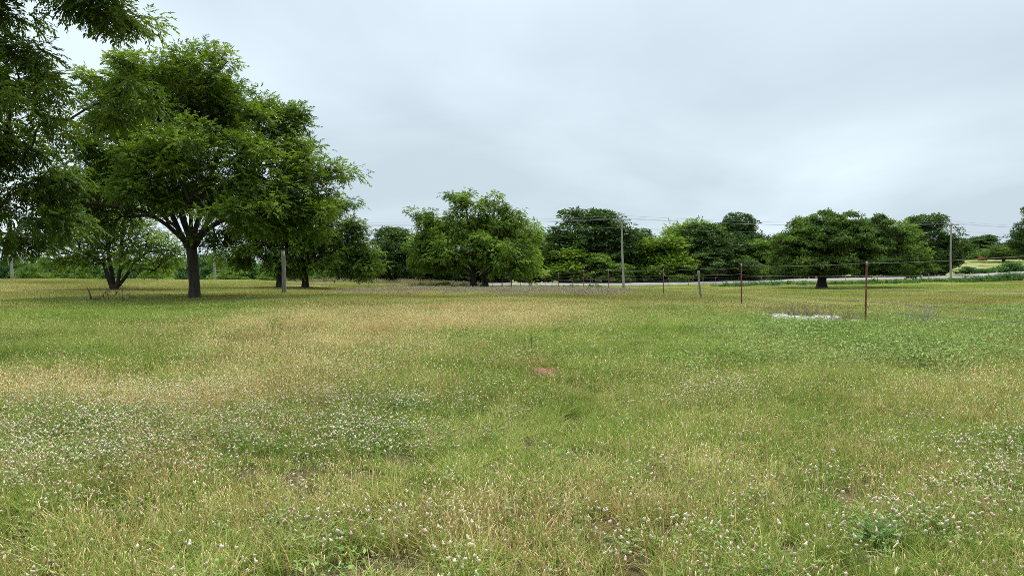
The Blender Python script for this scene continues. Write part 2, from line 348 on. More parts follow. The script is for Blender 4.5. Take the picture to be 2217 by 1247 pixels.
def skeleton(limbs, sites, tip_r, base_r, g, seg=.6, wob=.12, pw=2.3, sag=.0):
    """limbs: list of (parent_limb or -1, polyline Nx3). returns pos,parent,radius,outdir"""
    pos, par = [], []; starts = []
    for pl, P in limbs:
        P = np.asarray(P, float); 
        if pl < 0: last = -1; pos_start = P[0]; pos.append(P[0]); par.append(-1); last = 0
        else:
            d = np.linalg.norm(np.array(pos) - P[0], axis=1); last = int(np.argmin(d))
        for q in range(1, len(P)):
            n = max(1, int(np.linalg.norm(P[q] - P[q - 1]) / seg))
            for i in range(1, n + 1):
                c = P[q - 1] + (P[q] - P[q - 1]) * i / n + g.normal(0, wob * .3, 3) * (i < n)
                pos.append(c); par.append(last); last = len(pos) - 1
    pos = [np.array(p_) for p_ in pos]
    dist = [0.0] * len(pos)
    for i in range(1, len(pos)): dist[i] = dist[par[i]] + np.linalg.norm(pos[i] - pos[par[i]])
    trunk_top = limbs[0][1][-1]
    order = np.argsort(np.linalg.norm(sites - np.array(trunk_top), axis=1))
    cap = len(pos) + len(sites) * 6 + 10
    Pn = np.zeros((cap, 3)); Pn[:len(pos)] = pos; Dn = np.zeros(cap); Dn[:len(pos)] = dist; n = len(pos)
    zmin = trunk_top[2] - .35 * (trunk_top[2] - limbs[0][1][0][2])
    pen = np.zeros(cap); pen[:n] = np.where(Pn[:n, 2] < zmin, 50, 0)
    tips = []
    for s_ in order:
        p = sites[s_]
        c = np.linalg.norm(Pn[:n] - p, axis=1) + .28 * Dn[:n] + pen[:n]
        j = int(np.argmin(c)); a = Pn[j]; L = np.linalg.norm(p - a); k = int(min(5, max(1, round(L / seg))))
        last = j
        bend = g.normal(0, wob, 3) * L * .5; bend[2] += .10 * L
        for i in range(1, k + 1):
            u = i / k; c_ = a + (p - a) * u + bend * math.sin(math.pi * u)
            Pn[n] = c_; Dn[n] = Dn[last] + L / k; par.append(last); last = n; n += 1
        tips.append((last, s_))
    par = np.array(par[:n]); Pn = Pn[:n]
    acc = np.zeros(n); 
    for l_, _ in tips: acc[l_] += tip_r ** pw
    for i in range(n - 1, 0, -1):
        if acc[i] == 0: acc[i] = tip_r ** pw
        acc[par[i]] += acc[i]
    R = acc ** (1 / pw); R = tip_r + (R - tip_r) * (base_r - tip_r) / (R[0] - tip_r + 1e-9)
    outd = np.zeros((len(sites), 3))
    for l_, s_ in tips: outd[s_] = Pn[l_] - Pn[par[l_]]
    outd /= np.linalg.norm(outd, axis=1)[:, None] + 1e-9
    return Pn, par, R, outd
def bark_mesh(name, Pn, par, R, flare=1.5, rmin=.004):
    idx = np.arange(1, len(Pn)); A, B = Pn[par[idx]], Pn[idx]; rb = R[idx]; ra = np.minimum(R[par[idx]], rb * 1.25 + .002)
    # flare at the foot
    z0 = Pn[0, 2]; hh = .5
    ra = ra * (1 + (flare - 1) * np.clip(1 - (A[:, 2] - z0) / (hh + R[0]), 0, 1) ** 2)
    rb = rb * (1 + (flare - 1) * np.clip(1 - (B[:, 2] - z0) / (hh + R[0]), 0, 1) ** 2)
    Vs, Fs, n = [], [], 0
    for lo, hi, k in ((.06, 9, 10), (.02, .06, 6), (rmin, .02, 3)):
        mk = (rb >= lo) & (rb < hi)
        if mk.any():
            v, f = frusta(A[mk], B[mk], ra[mk], rb[mk], k); Vs.append(v); Fs.append(f + n); n += len(v)
    return mesh_np(name, np.concatenate(Vs), np.concatenate(Fs), smooth=True)
def unit(a): return a / (np.linalg.norm(a, axis=-1, keepdims=True) + 1e-9)
def quads_mesh(name, B, D, L, Wd, Nn, r, fold=.15):
    """diamond leaves: base B, direction D, length L, width Wd, rough normal Nn"""
    S_ = unit(np.cross(D, Nn)); U = unit(np.cross(S_, D))
    m = B + D * (L * .45)[:, None] + U * (L * fold)[:, None] * .3
    V = np.stack([B, m + S_ * (Wd * .5)[:, None], B + D * L[:, None] - U * (L * fold)[:, None], m - S_ * (Wd * .5)[:, None]], 1).reshape(-1, 3)
    F = np.arange(len(B) * 4).reshape(-1, 4)
    return mesh_np(name, V, F, {'r': np.repeat(r, 4)})
def pinnate(name, P, O, g, per=7, pairs=4, Lr=.3, L=.11, Wd=.04, spread=.3, droop=.35, clump=.7):
    n = len(P); Pr = np.repeat(P, per, 0); Or = np.repeat(O, per, 0)
    off = g.normal(0, 1, (n * per, 3)) * spread * np.array([1, 1, .6])
    org = Pr + off
    D = unit(Or * .5 + unit(off) * .8 + g.normal(0, .35, Pr.shape) + np.array([0, 0, -droop * .5]))
    site_r = np.repeat(g.random(n), per)
    sd = unit(np.cross(D, np.array([0, 0, 1.0]) + g.normal(0, .3, D.shape)))
    Bs, Ds, Rs = [], [], []
    lr = Lr * (.7 + .6 * g.random(n * per))
    for k in range(pairs):
        u = (k + .7) / pairs
        c = org + D * (lr * u)[:, None] + np.array([0, 0, -1.0]) * (droop * lr * u * u)[:, None]
        for sgn in (-1, 1):
            Bs.append(c); Ds.append(unit(D * .75 + sd * sgn * .8 + np.array([0, 0, -droop]) + g.normal(0, .18, D.shape)))
            Rs.append(site_r * clump + (1 - clump) * g.random(n * per))
    Bs.append(org + D * lr[:, None] - np.array([0, 0, 1.0]) * (droop * lr)[:, None]); Ds.append(unit(D + np.array([0, 0, -droop]))); Rs.append(site_r)
    B, D2, R_ = np.concatenate(Bs), np.concatenate(Ds), np.concatenate(Rs); k = len(B)
    return quads_mesh(name, B, D2, L * (.7 + .6 * g.random(k)), Wd * (.8 + .4 * g.random(k)), unit(np.array([0, 0, 1.0]) + g.normal(0, .45, B.shape)), R_)
def simple(name, P, O, g, per=30, L=.2, Wd=.13, spread=.45, flat=.55, clump=.5):
    n = len(P); Pr = np.repeat(P, per, 0)
    u = unit(g.normal(0, 1, (n * per, 3))); u[:, 2] = np.abs(u[:, 2]) * 1.1 - .35
    rad = spread * np.repeat(.6 + .8 * g.random(n), per) * g.random(n * per) ** .4
    B = Pr + u * rad[:, None] * np.array([1, 1, flat])
    D = unit(u * .8 + g.normal(0, .55, B.shape) + np.array([0, 0, -.15]))
    r = np.repeat(g.random(n), per) * clump + (1 - clump) * g.random(n * per)
    k = len(B)
    return quads_mesh(name, B, D, L * (.6 + .8 * g.random(k)), Wd * (.6 + .8 * g.random(k)), unit(u * .6 + np.array([0, 0, .7]) + g.normal(0, .5, B.shape)), r)
def sample_lobes(lobes, n, g, power=.28, mind=0.0, cluster=None):
    if cluster:
        per, cr = cluster; cc = sample_lobes(lobes, int(n / per), g, power, cr * .9); out = []
        for c in cc:
            m_ = max(3, int(per * (.5 + g.random()))); q = g.normal(0, 1, (m_, 3)); q = unit(q) * (g.random((m_, 1)) ** .4) * cr * (.7 + .5 * g.random()); q[:, 2] = np.abs(q[:, 2]) * .5 - .1 * cr; out.append(c + q)
        return np.concatenate(out)
    lobes = np.asarray(lobes, float); vol = lobes[:, 3] * lobes[:, 4] * lobes[:, 5]; w = vol ** .8; w /= w.sum()
    P = []
    tries = 0
    while len(P) < n and tries < n * 30:
        tries += 1
        L = lobes[g.choice(len(lobes), p=w)]; u = g.normal(0, 1, 3); u /= np.linalg.norm(u)
        q = L[:3] + u * L[3:6] * (g.random() ** power) * (1 + g.normal(0, .06))
        if mind and P:
            A = np.array(P[-600:]) - q
            if ((A ** 2).sum(1) < mind ** 2).any(): continue
        P.append(q)
    return np.array(P)
def make_tree(name, base, limbs, lobes, n, label, cat, leafm, barkm, g, kind='pinnate', base_r=.3, tip_r=.012, group=None, cluster=None, pw=2.3, mind=.0, power=.28, leafkw={}, wob=.12, flare=1.5, seg=.6, rmin=.004):
    """limbs / lobes in world coordinates"""
    o = empty(name, base, label, cat, group); b = np.array(base)
    sites = sample_lobes(lobes, n, g, power, mind, cluster)
    Pn, par, R, od = skeleton(limbs, sites, tip_r, base_r, g, wob=wob, seg=seg, pw=pw)
    link('trunk', bark_mesh('trunk', Pn - b, par, R, flare, rmin), barkm, o)
    cm = (pinnate if kind == 'pinnate' else simple)('crown', sites - b, od, g, **leafkw)
    link('crown', cm, leafm, o)
    return o
def px_limb(pts, Y0): return [proj(x, y, Y0 + d) for x, y, d in pts]
def px_lobes(L, Y0):
    out = []
    for x, y, rx, ry, d, rd in L:
        Y = Y0 + d; c = proj(x, y, Y); k = Y / FPX; out.append((*c, rx * k, rd, ry * k))
    return out
def zbase(P): P[0] = np.array([P[0][0], P[0][1], gz1(P[0][0], P[0][1]) - .1]); return P

LF = {}
LF['walnut'] = leafmat('walnut_leaves', (.034, .066, .009), (.088, .145, .015), (.20, .27, .030), trans=.38)
LF['near'] = leafmat('overhang_leaves', (.042, .078, .012), (.105, .16, .02), (.22, .28, .035), trans=.42)
LF['pecan'] = leafmat('pecan_leaves', (.058, .106, .013), (.14, .22, .024), (.26, .35, .042), trans=.35)
LF['oak'] = leafmat('oak_leaves', (.030, .062, .013), (.068, .122, .020), (.140, .205, .034), trans=.25)
LF['darkoak'] = leafmat('dark_oak_leaves', (.026, .056, .014), (.056, .102, .020), (.105, .165, .032), trans=.22)
LF['bright'] = leafmat('bright_leaves', (.062, .115, .020), (.115, .19, .028), (.19, .28, .04), trans=.35)
LF['brush'] = leafmat('brush_leaves', (.030, .080, .026), (.060, .135, .034), (.11, .205, .05), trans=.3, nscale=.8)
LF['hazetint'] = leafmat('far_leaves_haze_tint', (.035, .080, .040), (.055, .115, .052), (.08, .15, .06), trans=.2, nscale=.2)  # distance haze is put into this bluish leaf colour, no air is modelled
#@TREES
# ---- main tree, left
g = np.random.default_rng(3)
Y1 = 38.6; P0 = at(420, 654); Y1 = P0.y
limbs = [(-1, zbase(px_limb([(421,656,0),(421,620,0),(419,585,0),(417,562,0),(415,540,0)], Y1))),
 (0, px_limb([(415,545,0),(392,515,-.6),(365,490,-1.2),(325,462,-2),(270,448,-2.5),(205,440,-2.5),(160,450,-2.6)], Y1)),
 (0, px_limb([(412,540,0),(388,500,.4),(365,450,.8),(345,390,1),(315,320,1.5),(280,260,2)], Y1)),
 (0, px_limb([(415,535,0),(398,480,-.5),(380,420,-.8),(372,350,-.8),(378,270,-.6),(402,180,0)], Y1)),
 (0, px_limb([(418,540,0),(425,490,1.2),(440,430,2),(470,340,3),(500,240,3)], Y1)),
 (0, px_limb([(418,548,0),(440,505,-.8),(490,470,-2),(560,455,-3),(640,440,-3.4)], Y1)),
 (0, px_limb([(420,540,0),(455,470,.5),(505,390,.8),(580,340,1),(680,345,1)], Y1)),
 (0, px_limb([(417,545,0),(415,500,-1.5),(410,440,-3.5),(430,380,-5)], Y1)),
 (0, px_limb([(420,545,0),(440,500,2),(500,470,4.5),(560,440,6)], Y1)),
 (0, px_limb([(412,545,0),(380,490,2),(320,440,4.5),(250,400,6)], Y1))]
lob = px_lobes([(345,185,95,62,0,2.4),(440,180,85,62,0,2.6),(475,235,65,60,1,2.6),(255,240,80,70,1,2.6),(395,270,130,80,2,3.5),(540,275,80,60,1,2.5),
 (610,310,70,60,1,2.3),(670,345,60,50,0,2),(742,362,36,20,0,.9),(520,222,46,38,1,2),(585,262,60,44,1,2.2),(640,300,50,44,1,2),(700,395,45,35,0,1.6),(560,390,110,80,-2.5,2.8),(450,340,120,80,-3.5,2.6),(330,340,110,80,-2.5,2.8),
 (230,350,90,70,0,2.8),(210,430,90,55,-2,2.6),(310,430,90,45,-3.5,2.2),(610,455,90,55,-2.5,2.4),(520,470,70,45,-3.5,2),(655,425,60,55,-1,2.2),(170,480,60,50,-1,2),
 (420,430,100,50,4.5,2.8),(560,440,90,60,4.5,2.6),(260,400,90,60,4.5,2.6),(475,520,40,28,-1,1.3),(370,240,150,90,4,3),(580,530,60,28,-3,1.4),(640,500,60,35,-2,1.6)], Y1)
make_tree('walnut_tree', P0, limbs, lob, 3700, 'large spreading tree with a single dark trunk left of centre, biggest in the field', 'tree', LF['walnut'], M['bark'], g,
          base_r=.27, tip_r=.009, mind=.30, power=.3, flare=1.3, cluster=(11, .72), pw=2.9, leafkw=dict(per=9, pairs=4, Lr=.32, L=.16, Wd=.066, spread=.24, droop=.15))
# ---- overhanging tree, top left, trunk beyond the frame
Y2 = 14.5; bx = proj(-260, 0, Y2); B2 = Vector((bx[0], Y2 + .5, gz1(bx[0], Y2 + .5)))
g = np.random.default_rng(8)
limbs = [(-1, zbase([np.array(B2), np.array(B2) + (0, 0, 2), np.array(B2) + (.2, 0, 3.6)])),
 (0, px_limb([(-240,200,0),(-140,60,0),(-40,-40,0),(100,-50,0),(200,-20,-.3),(280,20,-.5)], Y2)),
 (0, px_limb([(-245,210,0),(-150,140,-.5),(-60,120,-.8),(40,140,-1),(110,180,-1)], Y2)),
 (0, px_limb([(-245,215,0),(-160,200,.6),(-80,260,1),(20,330,1),(90,400,1)], Y2)),
 (0, px_limb([(-245,200,0),(-200,0,0),(-120,-200,0),(0,-300,0)], Y2)),
 (0, px_limb([(-245,200,0),(-320,0,0),(-420,-200,0),(-500,-240,0)], Y2)),
 (1, px_limb([(100,-50,0),(165,10,-.2),(205,75,-.3),(262,120,-.4),(330,170,-.4),(365,215,-.4)], Y2))]
lob = px_lobes([(55,45,95,70,0,1.2),(20,130,70,60,-.5,1.1),(150,20,60,40,0,.9),(225,15,55,36,-.4,.8),(262,30,44,38,-.5,.7),(270,72,28,26,-.5,.5),(45,215,75,55,-1,1.1),(110,175,48,38,-1,.7),(150,150,32,22,-.8,.5),
 (25,300,75,55,.5,1.1),(80,350,62,45,1,.9),(112,262,34,30,0,.6),(55,430,82,58,1,1.1),(120,400,34,40,1,.7),(20,510,62,42,1,.9),(110,475,50,34,1,.8),(135,545,40,14,1,.5),(70,560,40,16,1,.4),
 (275,205,60,32,-.4,.5),(235,245,45,30,-.4,.5),(330,250,45,26,-.4,.5),(205,130,18,14,-.4,.3),
 (-120,100,120,120,0,1.6),(-140,330,120,130,.5,1.5),(-100,-120,140,80,0,1.6),(60,-140,150,70,0,1.6),(230,-110,100,50,0,1.1),(-330,60,120,160,0,1.5),(-330,-180,150,100,0,2),(-100,-320,200,90,0,2.2)], Y2)
make_tree('overhanging_tree', B2, limbs, lob, 2250, 'dark leafy crown hanging into the top left corner, its trunk outside the frame', 'tree', LF['near'], M['bark'], g,
          base_r=.13, tip_r=.004, mind=.15, power=.34, cluster=(9, .34), leafkw=dict(per=8, pairs=5, Lr=.24, L=.10, Wd=.036, spread=.12, droop=.35), seg=.3)
# ---- multi-trunk tree far left
g = np.random.default_rng(21); P0 = at(245, 632); Y3 = P0.y
def fx(pts, Y0): return px_limb(pts, Y0)
limbs = [(-1, zbase(fx([(246,634,0),(246,631,0),(246,628.5,0)], Y3))),
 (0, fx([(240,631,0),(234,600,-.3),(226,575,-.4),(205,560,-.6),(170,540,-1),(140,530,-1)], Y3)),
 (0, fx([(246,631,0),(243,595,.2),(236,560,.3),(232,520,.3),(225,480,0)], Y3)),
 (0, fx([(253,631,0),(258,595,-.2),(262,560,-.2),(266,500,0),(270,460,.2)], Y3)),
 (0, fx([(257,630,0),(268,605,.3),(280,588,.5),(286,572,.6),(320,545,.6),(360,540,.6)], Y3))]
lob = px_lobes([(150,530,50,30,-1,1.6),(190,560,45,20,-1,1.4),(220,490,60,40,0,2),(270,470,60,38,0,2),(320,520,55,32,.5,1.8),(370,545,40,24,.5,1.3),(250,540,60,24,1.5,1.6),(170,490,50,30,0,1.6),(290,560,40,16,-1,1.2),(345,575,30,16,.5,1),(120,560,30,20,-1,1)], Y3)
make_tree('multi_trunk_tree', P0, limbs, lob, 520, 'small tree splitting at the ground into several dark leaning stems, far left', 'tree', LF['pecan'], M['bark'], g,
          base_r=.27, tip_r=.014, mind=.35, leafkw=dict(per=8, pairs=4, Lr=.36, L=.18, Wd=.075, spread=.28, droop=.15), flare=1.1)
# ---- pair of trees behind the big one
g = np.random.default_rng(33); P0 = at(661, 628); Y4 = P0.y
limbs = [(-1, zbase(fx([(661,630,0),(661,610,0),(660,590,0),(660,575,0)], Y4))), (0, fx([(660,575,0),(675,520,0),(700,460,0),(715,420,0)], Y4)),
 (0, fx([(660,575,0),(700,550,-1),(750,540,-1.5),(790,560,-1.5)], Y4)), (0, fx([(660,575,0),(640,530,1),(620,480,1)], Y4)), (0, fx([(660,575,0),(690,540,2),(730,500,2)], Y4))]
lob = px_lobes([(700,440,55,36,0,2.4),(745,450,32,32,0,1.6),(690,490,75,40,-1,2.8),(745,510,50,40,-1,2.4),(770,560,40,38,-1,2.2),(700,555,60,36,-2,2.2),(650,520,55,45,1,2.6),(795,580,24,18,-1,1.4),(750,582,36,12,-2,1.5),(640,470,50,40,1.5,2.4),(720,520,60,50,2.5,2)], Y4)
make_tree('pecan_tree', P0, limbs, lob, 1020, 'tree with a short stout trunk and low drooping branches, right behind the biggest tree', 'tree', LF['walnut'], M['bark'], g,
          base_r=.30, tip_r=.014, mind=.38, cluster=(10, .8), pw=2.7, leafkw=dict(per=9, pairs=4, Lr=.4, L=.2, Wd=.085, spread=.38, droop=.3))
P0 = at(606, 627); Y5 = P0.y
limbs = [(-1, zbase(fx([(606,629,0),(606,610,0),(605,590,0),(604,575,0)], Y5))), (0, fx([(604,575,0),(590,520,0),(575,470,0)], Y5)), (0, fx([(604,575,0),(560,550,-1),(520,540,-1)], Y5)), (0, fx([(604,575,0),(625,530,1),(640,490,1)], Y5))]
lob = px_lobes([(570,480,60,40,0,2.4),(530,530,45,30,-1,2),(600,520,60,40,1,2.4),(570,565,60,22,-1,2),(620,470,45,40,1,2),(500,555,26,18,-1,1.2),(625,575,40,16,-1,1.6)], Y5)
make_tree('pecan_tree', P0, limbs, lob, 640, 'shaded tree whose dark trunk stands just behind the short wooden post', 'tree', LF['walnut'], M['bark'], g,
          base_r=.32, tip_r=.014, mind=.38, cluster=(10, .8), pw=2.7, leafkw=dict(per=9, pairs=4, Lr=.4, L=.2, Wd=.085, spread=.38, droop=.3))
# ---- centre pecan
g = np.random.default_rng(41); P0 = at(1025, 627, lo=60); Y6 = P0.y
limbs = [(-1, zbase(fx([(1025,629,0),(1025,612,0),(1024,598,0),(1024,588,0)], Y6))), (0, fx([(1024,592,0),(1008,580,-.5),(985,565,-1),(950,540,-1.5),(915,510,-1.5),(905,475,-1)], Y6)),
 (0, fx([(1024,590,0),(1022,550,0),(1015,500,0),(1010,450,0),(1012,425,0)], Y6)), (0, fx([(1025,588,0),(1050,550,.5),(1075,500,1),(1090,465,1)], Y6)),
 (0, fx([(1025,590,0),(1060,570,-1.5),(1110,545,-2),(1140,540,-2)], Y6)), (0, fx([(1024,588,0),(1000,540,2),(970,480,2.5),(965,450,2.5)], Y6)), (0, fx([(1024,590,0),(1030,560,-2),(1020,520,-3)], Y6))]
lob = px_lobes([(1010,425,28,18,0,1.4),(985,430,24,16,0,1.2),(1010,465,50,26,0,2.4),(1065,440,32,18,1,1.6),(1100,462,30,20,1,1.6),(915,478,24,16,-1,1.2),(935,475,24,16,0,1.2),(950,505,48,24,0,2.4),(1060,490,55,28,1,2.6),
 (1120,500,38,24,1,2),(1145,510,22,22,0,1.4),(912,538,32,24,-1,2.2),(950,550,48,34,-2,2.4),(1010,530,60,34,-3,2.6),(1080,550,55,34,-2,2.6),(1130,555,30,36,-1,2.2),(922,568,38,14,-1,2),(965,562,34,12,-2.5,1.8),(1080,566,34,12,-3,2),(1120,574,36,14,-2,2),
 (970,520,70,50,3,2.4),(1080,530,70,50,3,2.4),(898,462,16,10,-1,.7)], Y6)
make_tree('pecan_tree', P0, limbs, lob, 1900, 'bright green round pecan tree standing alone at the middle of the field', 'tree', LF['pecan'], M['bark'], g,
          base_r=.36, tip_r=.014, mind=.40, cluster=(7, .6), pw=2.9, kind='pinnate', leafkw=dict(per=8, pairs=4, Lr=.42, L=.23, Wd=.105, spread=.30, droop=.35, clump=.6))
P0 = at(1051, 623, lo=60); Y7 = P0.y
limbs = [(-1, zbase(fx([(1051,625,0),(1050,608,0),(1046,596,0)], Y7))), (0, fx([(1046,596,0),(1060,560,1),(1080,520,2)], Y7)), (0, fx([(1046,596,0),(1100,560,1),(1140,520,2)], Y7))]
lob = px_lobes([(1120,540,45,45,3,2.4),(1085,500,50,40,3,2.4),(1145,580,30,30,2,2),(1150,500,22,26,3,1.6),(1060,560,40,35,3,2)], Y7)
make_tree('pecan_tree', P0, limbs, lob, 420, 'tree half hidden behind the middle pecan, only its leaning trunk and right edge showing', 'tree', LF['pecan'], M['bark'], g,
          base_r=.36, tip_r=.016, mind=.40, leafkw=dict(per=8, pairs=4, Lr=.4, L=.22, Wd=.10, spread=.32, droop=.35))
# ---- field oak right
g = np.random.default_rng(55); P0 = at(1779, 627); Y8 = P0.y
limbs = [(-1, zbase(fx([(1779,630,0),(1779,615,0),(1780,600,0)], Y8))), (0, fx([(1780,600,0),(1740,580,-1),(1700,565,-1)], Y8)), (0, fx([(1780,600,0),(1830,570,-1),(1900,555,-1),(1950,550,-1)], Y8)),
 (0, fx([(1780,600,0),(1785,540,0),(1790,490,0)], Y8)), (0, fx([(1780,600,0),(1760,550,2),(1740,510,2)], Y8)), (0, fx([(1780,600,0),(1830,550,2),(1870,510,2)], Y8))]
lob = px_lobes([(1790,485,42,24,0,2.2),(1750,495,35,22,0,2),(1835,490,45,26,0,2.2),(1885,500,40,30,0,2.2),(1720,525,42,30,0,2.4),(1780,530,70,38,-2,2.4),(1850,530,70,38,-2,2.4),(1925,530,38,34,0,2.2),(1700,560,30,26,0,2),
 (1735,575,45,24,-2,2.2),(1800,575,60,24,-3,2.2),(1865,575,50,24,-2.5,2.2),(1930,575,40,24,-1,2.2),(1960,560,28,28,0,1.8),(1690,590,22,16,0,1.4),(1800,530,90,45,3,2.4),(1880,540,60,45,3,2.2),(1975,590,18,14,0,1.2),(1680,545,16,14,0,1.2)], Y8)
make_tree('oak_tree', P0, limbs, lob, 2900, 'wide low oak with a thick dark trunk standing in the pasture behind the wire fence', 'tree', LF['oak'], M['bark'], g, kind='simple',
          base_r=.42, tip_r=.014, mind=.38, cluster=(8, .8), pw=2.7, leafkw=dict(per=42, L=.24, Wd=.11, spread=.42, flat=.8), flare=1.7)

# ---- woods: models copied with their parts
def model_tree(H, R, n, g, kind, leafm, per, L, Wd, spread, trunk_r=.25, ch=.25, skew=0, droop=.3):
    """tree at the origin: H tall, crown radius R, crown starts at ch*H"""
    nl = 20; lobes = []
    for i in range(nl):
        a = g.random() * 6.28; u = g.random() ** 1.4; zz_ = H * (ch + (1 - ch) * (.15 + .72 * u)); rr = R * (.75 * math.sqrt(max(0, 1 - (1.25 * u - .25) ** 2)))
        s = R * (.30 + .22 * g.random()); lobes.append((rr * math.cos(a) + skew * u, rr * math.sin(a), zz_, s, s, s * .72))
    lobes.append((0, 0, H * (ch + (1 - ch) * .45), R * .6, R * .6, H * (1 - ch) * .38))
    lobes.append((skew, 0, H * .86, R * .42, R * .42, H * .13))
    limbs = [(-1, [np.array((0, 0, -.2)), np.array((0, 0, H * .1)), np.array((.1, 0, H * ch)), np.array((0, .1, H * .5))])]
    for k_ in range(5):
        a = k_ * 1.256 + g.random(); limbs.append((0, [np.array((0, 0, H * (ch * .9))), np.array((R * .3 * math.cos(a), R * .3 * math.sin(a), H * (ch + .2))), np.array((R * .6 * math.cos(a), R * .6 * math.sin(a), H * (ch + .35)))]))
    sites = sample_lobes(lobes, n, g, .22, .0); sites[:, 2] = np.maximum(sites[:, 2], .3)
    Pn, par, Rr, od = skeleton(limbs, sites, .018, trunk_r, g, seg=1.0)
    bm = bark_mesh('trunk', Pn, par, Rr, 1.3, .012)
    kw = dict(per=per, L=L, Wd=Wd, spread=spread) 
    cmh = simple('crown', sites, od, g, flat=.62, **kw) if kind == 'simple' else pinnate('crown', sites, od, g, per=per, pairs=3, Lr=L * 1.8, L=L, Wd=Wd, spread=spread, droop=droop)
    bm.materials.append(M['bark']); cmh.materials.append(leafm)
    return bm, cmh
g = np.random.default_rng(77)
MT = {
 'oakA': model_tree(10, 5.2, 1050, g, 'simple', LF['oak'], 34, .30, .18, .62, .3, .0),
 'oakB': model_tree(9.5, 5.0, 1050, g, 'simple', LF['darkoak'], 34, .30, .18, .62, .3, .0),
 'oakC': model_tree(7.5, 4.2, 720, g, 'simple', LF['bright'], 32, .28, .17, .6, .2, .0),
 'walA': model_tree(9, 4.4, 820, g, 'pin', LF['pecan'], 10, .28, .15, .42, .22, .02, droop=.1),
 'lone': model_tree(9, 6, 560, g, 'simple', LF['oak'], 34, .30, .18, .62, .35, .2),
 'darkC': model_tree(8.5, 3.6, 780, g, 'simple', LF['darkoak'], 34, .28, .12, .5, .25, .0),
 'bush': model_tree(3.2, 2.2, 200, g, 'simple', LF['brush'], 34, .22, .13, .42, .07, .05),
 'bushB': model_tree(3.0, 2.4, 190, g, 'simple', LF['bright'], 34, .22, .11, .42, .07, .05),
 'far': model_tree(9, 5.5, 330, g, 'simple', LF['hazetint'], 26, .55, .38, .9, .25, .08),
}
def put(model, px, Y, scale, name, label, cat, group=None, rz=None, sz=1.0, x=None):
    p_ = ptA(px, Y) if x is None else Vector((x, Y, gz1(x, Y)))
    o = empty(name, p_, label, cat, group); o.rotation_euler[2] = random.random() * 6.28 if rz is None else rz
    o.scale = (scale, scale, scale * sz)
    bm, cm = MT[model]
    link('trunk', bm, None, o); link('crown', cm, None, o); return o
GR = 'trees behind the country road'
# (model, px, depth, target top px, half width px, name, label)
def woods(model, px, Y, top, half, name, label, group=GR, cat='tree'):
    H0 = max(v.co.z for v in MT[model][1].vertices) if False else HTS[model]
    half *= 1.18; p_ = ptA(px, Y); Hh = (HOR - top) / FPX * Y + CAM_H - p_.z; Rr = half / FPX * Y
    o = put(model, px, Y, Rr / RDS[model], name, label, cat, group)
    o.scale[2] = Hh / H0; return o
HTS, RDS = {}, {}
for k_, (bm, cm) in MT.items():
    a = np.empty(len(cm.vertices) * 3, np.float32); cm.vertices.foreach_get('co', a); a = a.reshape(-1, 3)
    HTS[k_] = float(np.percentile(a[:, 2], 99.7)); RDS[k_] = float(np.percentile(np.hypot(a[:, 0], a[:, 1]), 88))
woods('darkC', 858, 108, 494, 62, 'oak_tree', 'dark dense tree filling the gap just left of the middle pecan')
woods('darkC', 1278, 124, 456, 92, 'oak_tree', 'tallest round oak of the woods, directly behind the nearest utility pole')
woods('oakA', 1215, 119, 505, 62, 'oak_tree', 'medium oak between the middle pecan and the tallest round oak')
woods('walA', 1225, 115.5, 540, 52, 'ash_tree', 'low bright crown at the road edge in front of the tallest oak')
woods('oakC', 1310, 116, 548, 52, 'oak_tree', 'low leafy crown at the foot of the utility pole, across the road')
woods('oakA', 1385, 124, 500, 64, 'oak_tree', 'dark crown just right of the utility pole behind the road')
woods('walA', 1432, 118, 512, 56, 'ash_tree', 'yellow green tree in the dip of the skyline right of the utility pole')
woods('oakC', 1455, 116, 560, 50, 'hackberry_tree', 'low tree with lit tips across the road between two fence posts')
woods('walA', 1490, 128, 480, 62, 'ash_tree', 'feathery topped tree rising above the woods between the two domed oaks')
woods('darkC', 1530, 124, 486, 66, 'oak_tree', 'broad green crown left of the dark domed oak')
woods('oakB', 1600, 128, 465, 66, 'oak_tree', 'dark domed oak second highest on the skyline above the bent wooden post')
woods('oakB', 1560, 118, 540, 60, 'oak_tree', 'shaded low oak below the dark dome, beside the road')
woods('oakC', 1640, 121, 520, 46, 'hackberry_tree', 'lighter shrubby tree between the dark dome and the pasture oak')
woods('darkC', 1690, 126, 515, 46, 'oak_tree', 'dark tree partly hidden by the left side of the pasture oak')
woods('oakB', 1760, 130, 505, 60, 'oak_tree', 'background oak hidden behind the middle of the pasture oak')
woods('oakA', 1868, 132, 480, 66, 'oak_tree', 'background oak hidden behind the right side of the pasture oak')
woods('walA', 1935, 130, 484, 52, 'ash_tree', 'light yellow green tree at the right shoulder of the pasture oak')
woods('darkC', 2005, 136, 466, 64, 'oak_tree', 'dark spiky topped tree at the right end of the woods, beside the far pole')
woods('oakA', 1985, 130, 540, 50, 'oak_tree', 'low dark oak under the spiky tree at the road edge')
woods('darkC', 2040, 134, 515, 32, 'oak_tree', 'narrow tree right behind the farther utility pole')
woods('oakB', 1150, 122, 503, 50, 'oak_tree', 'dark oak showing at the right edge of the middle pecan')
woods('oakB', 1010, 124, 540, 70, 'oak_tree', 'shadowy oak behind the trunk of the middle pecan')
woods('oakB', 930, 122, 545, 60, 'oak_tree', 'shadowy oak behind the left side of the middle pecan')
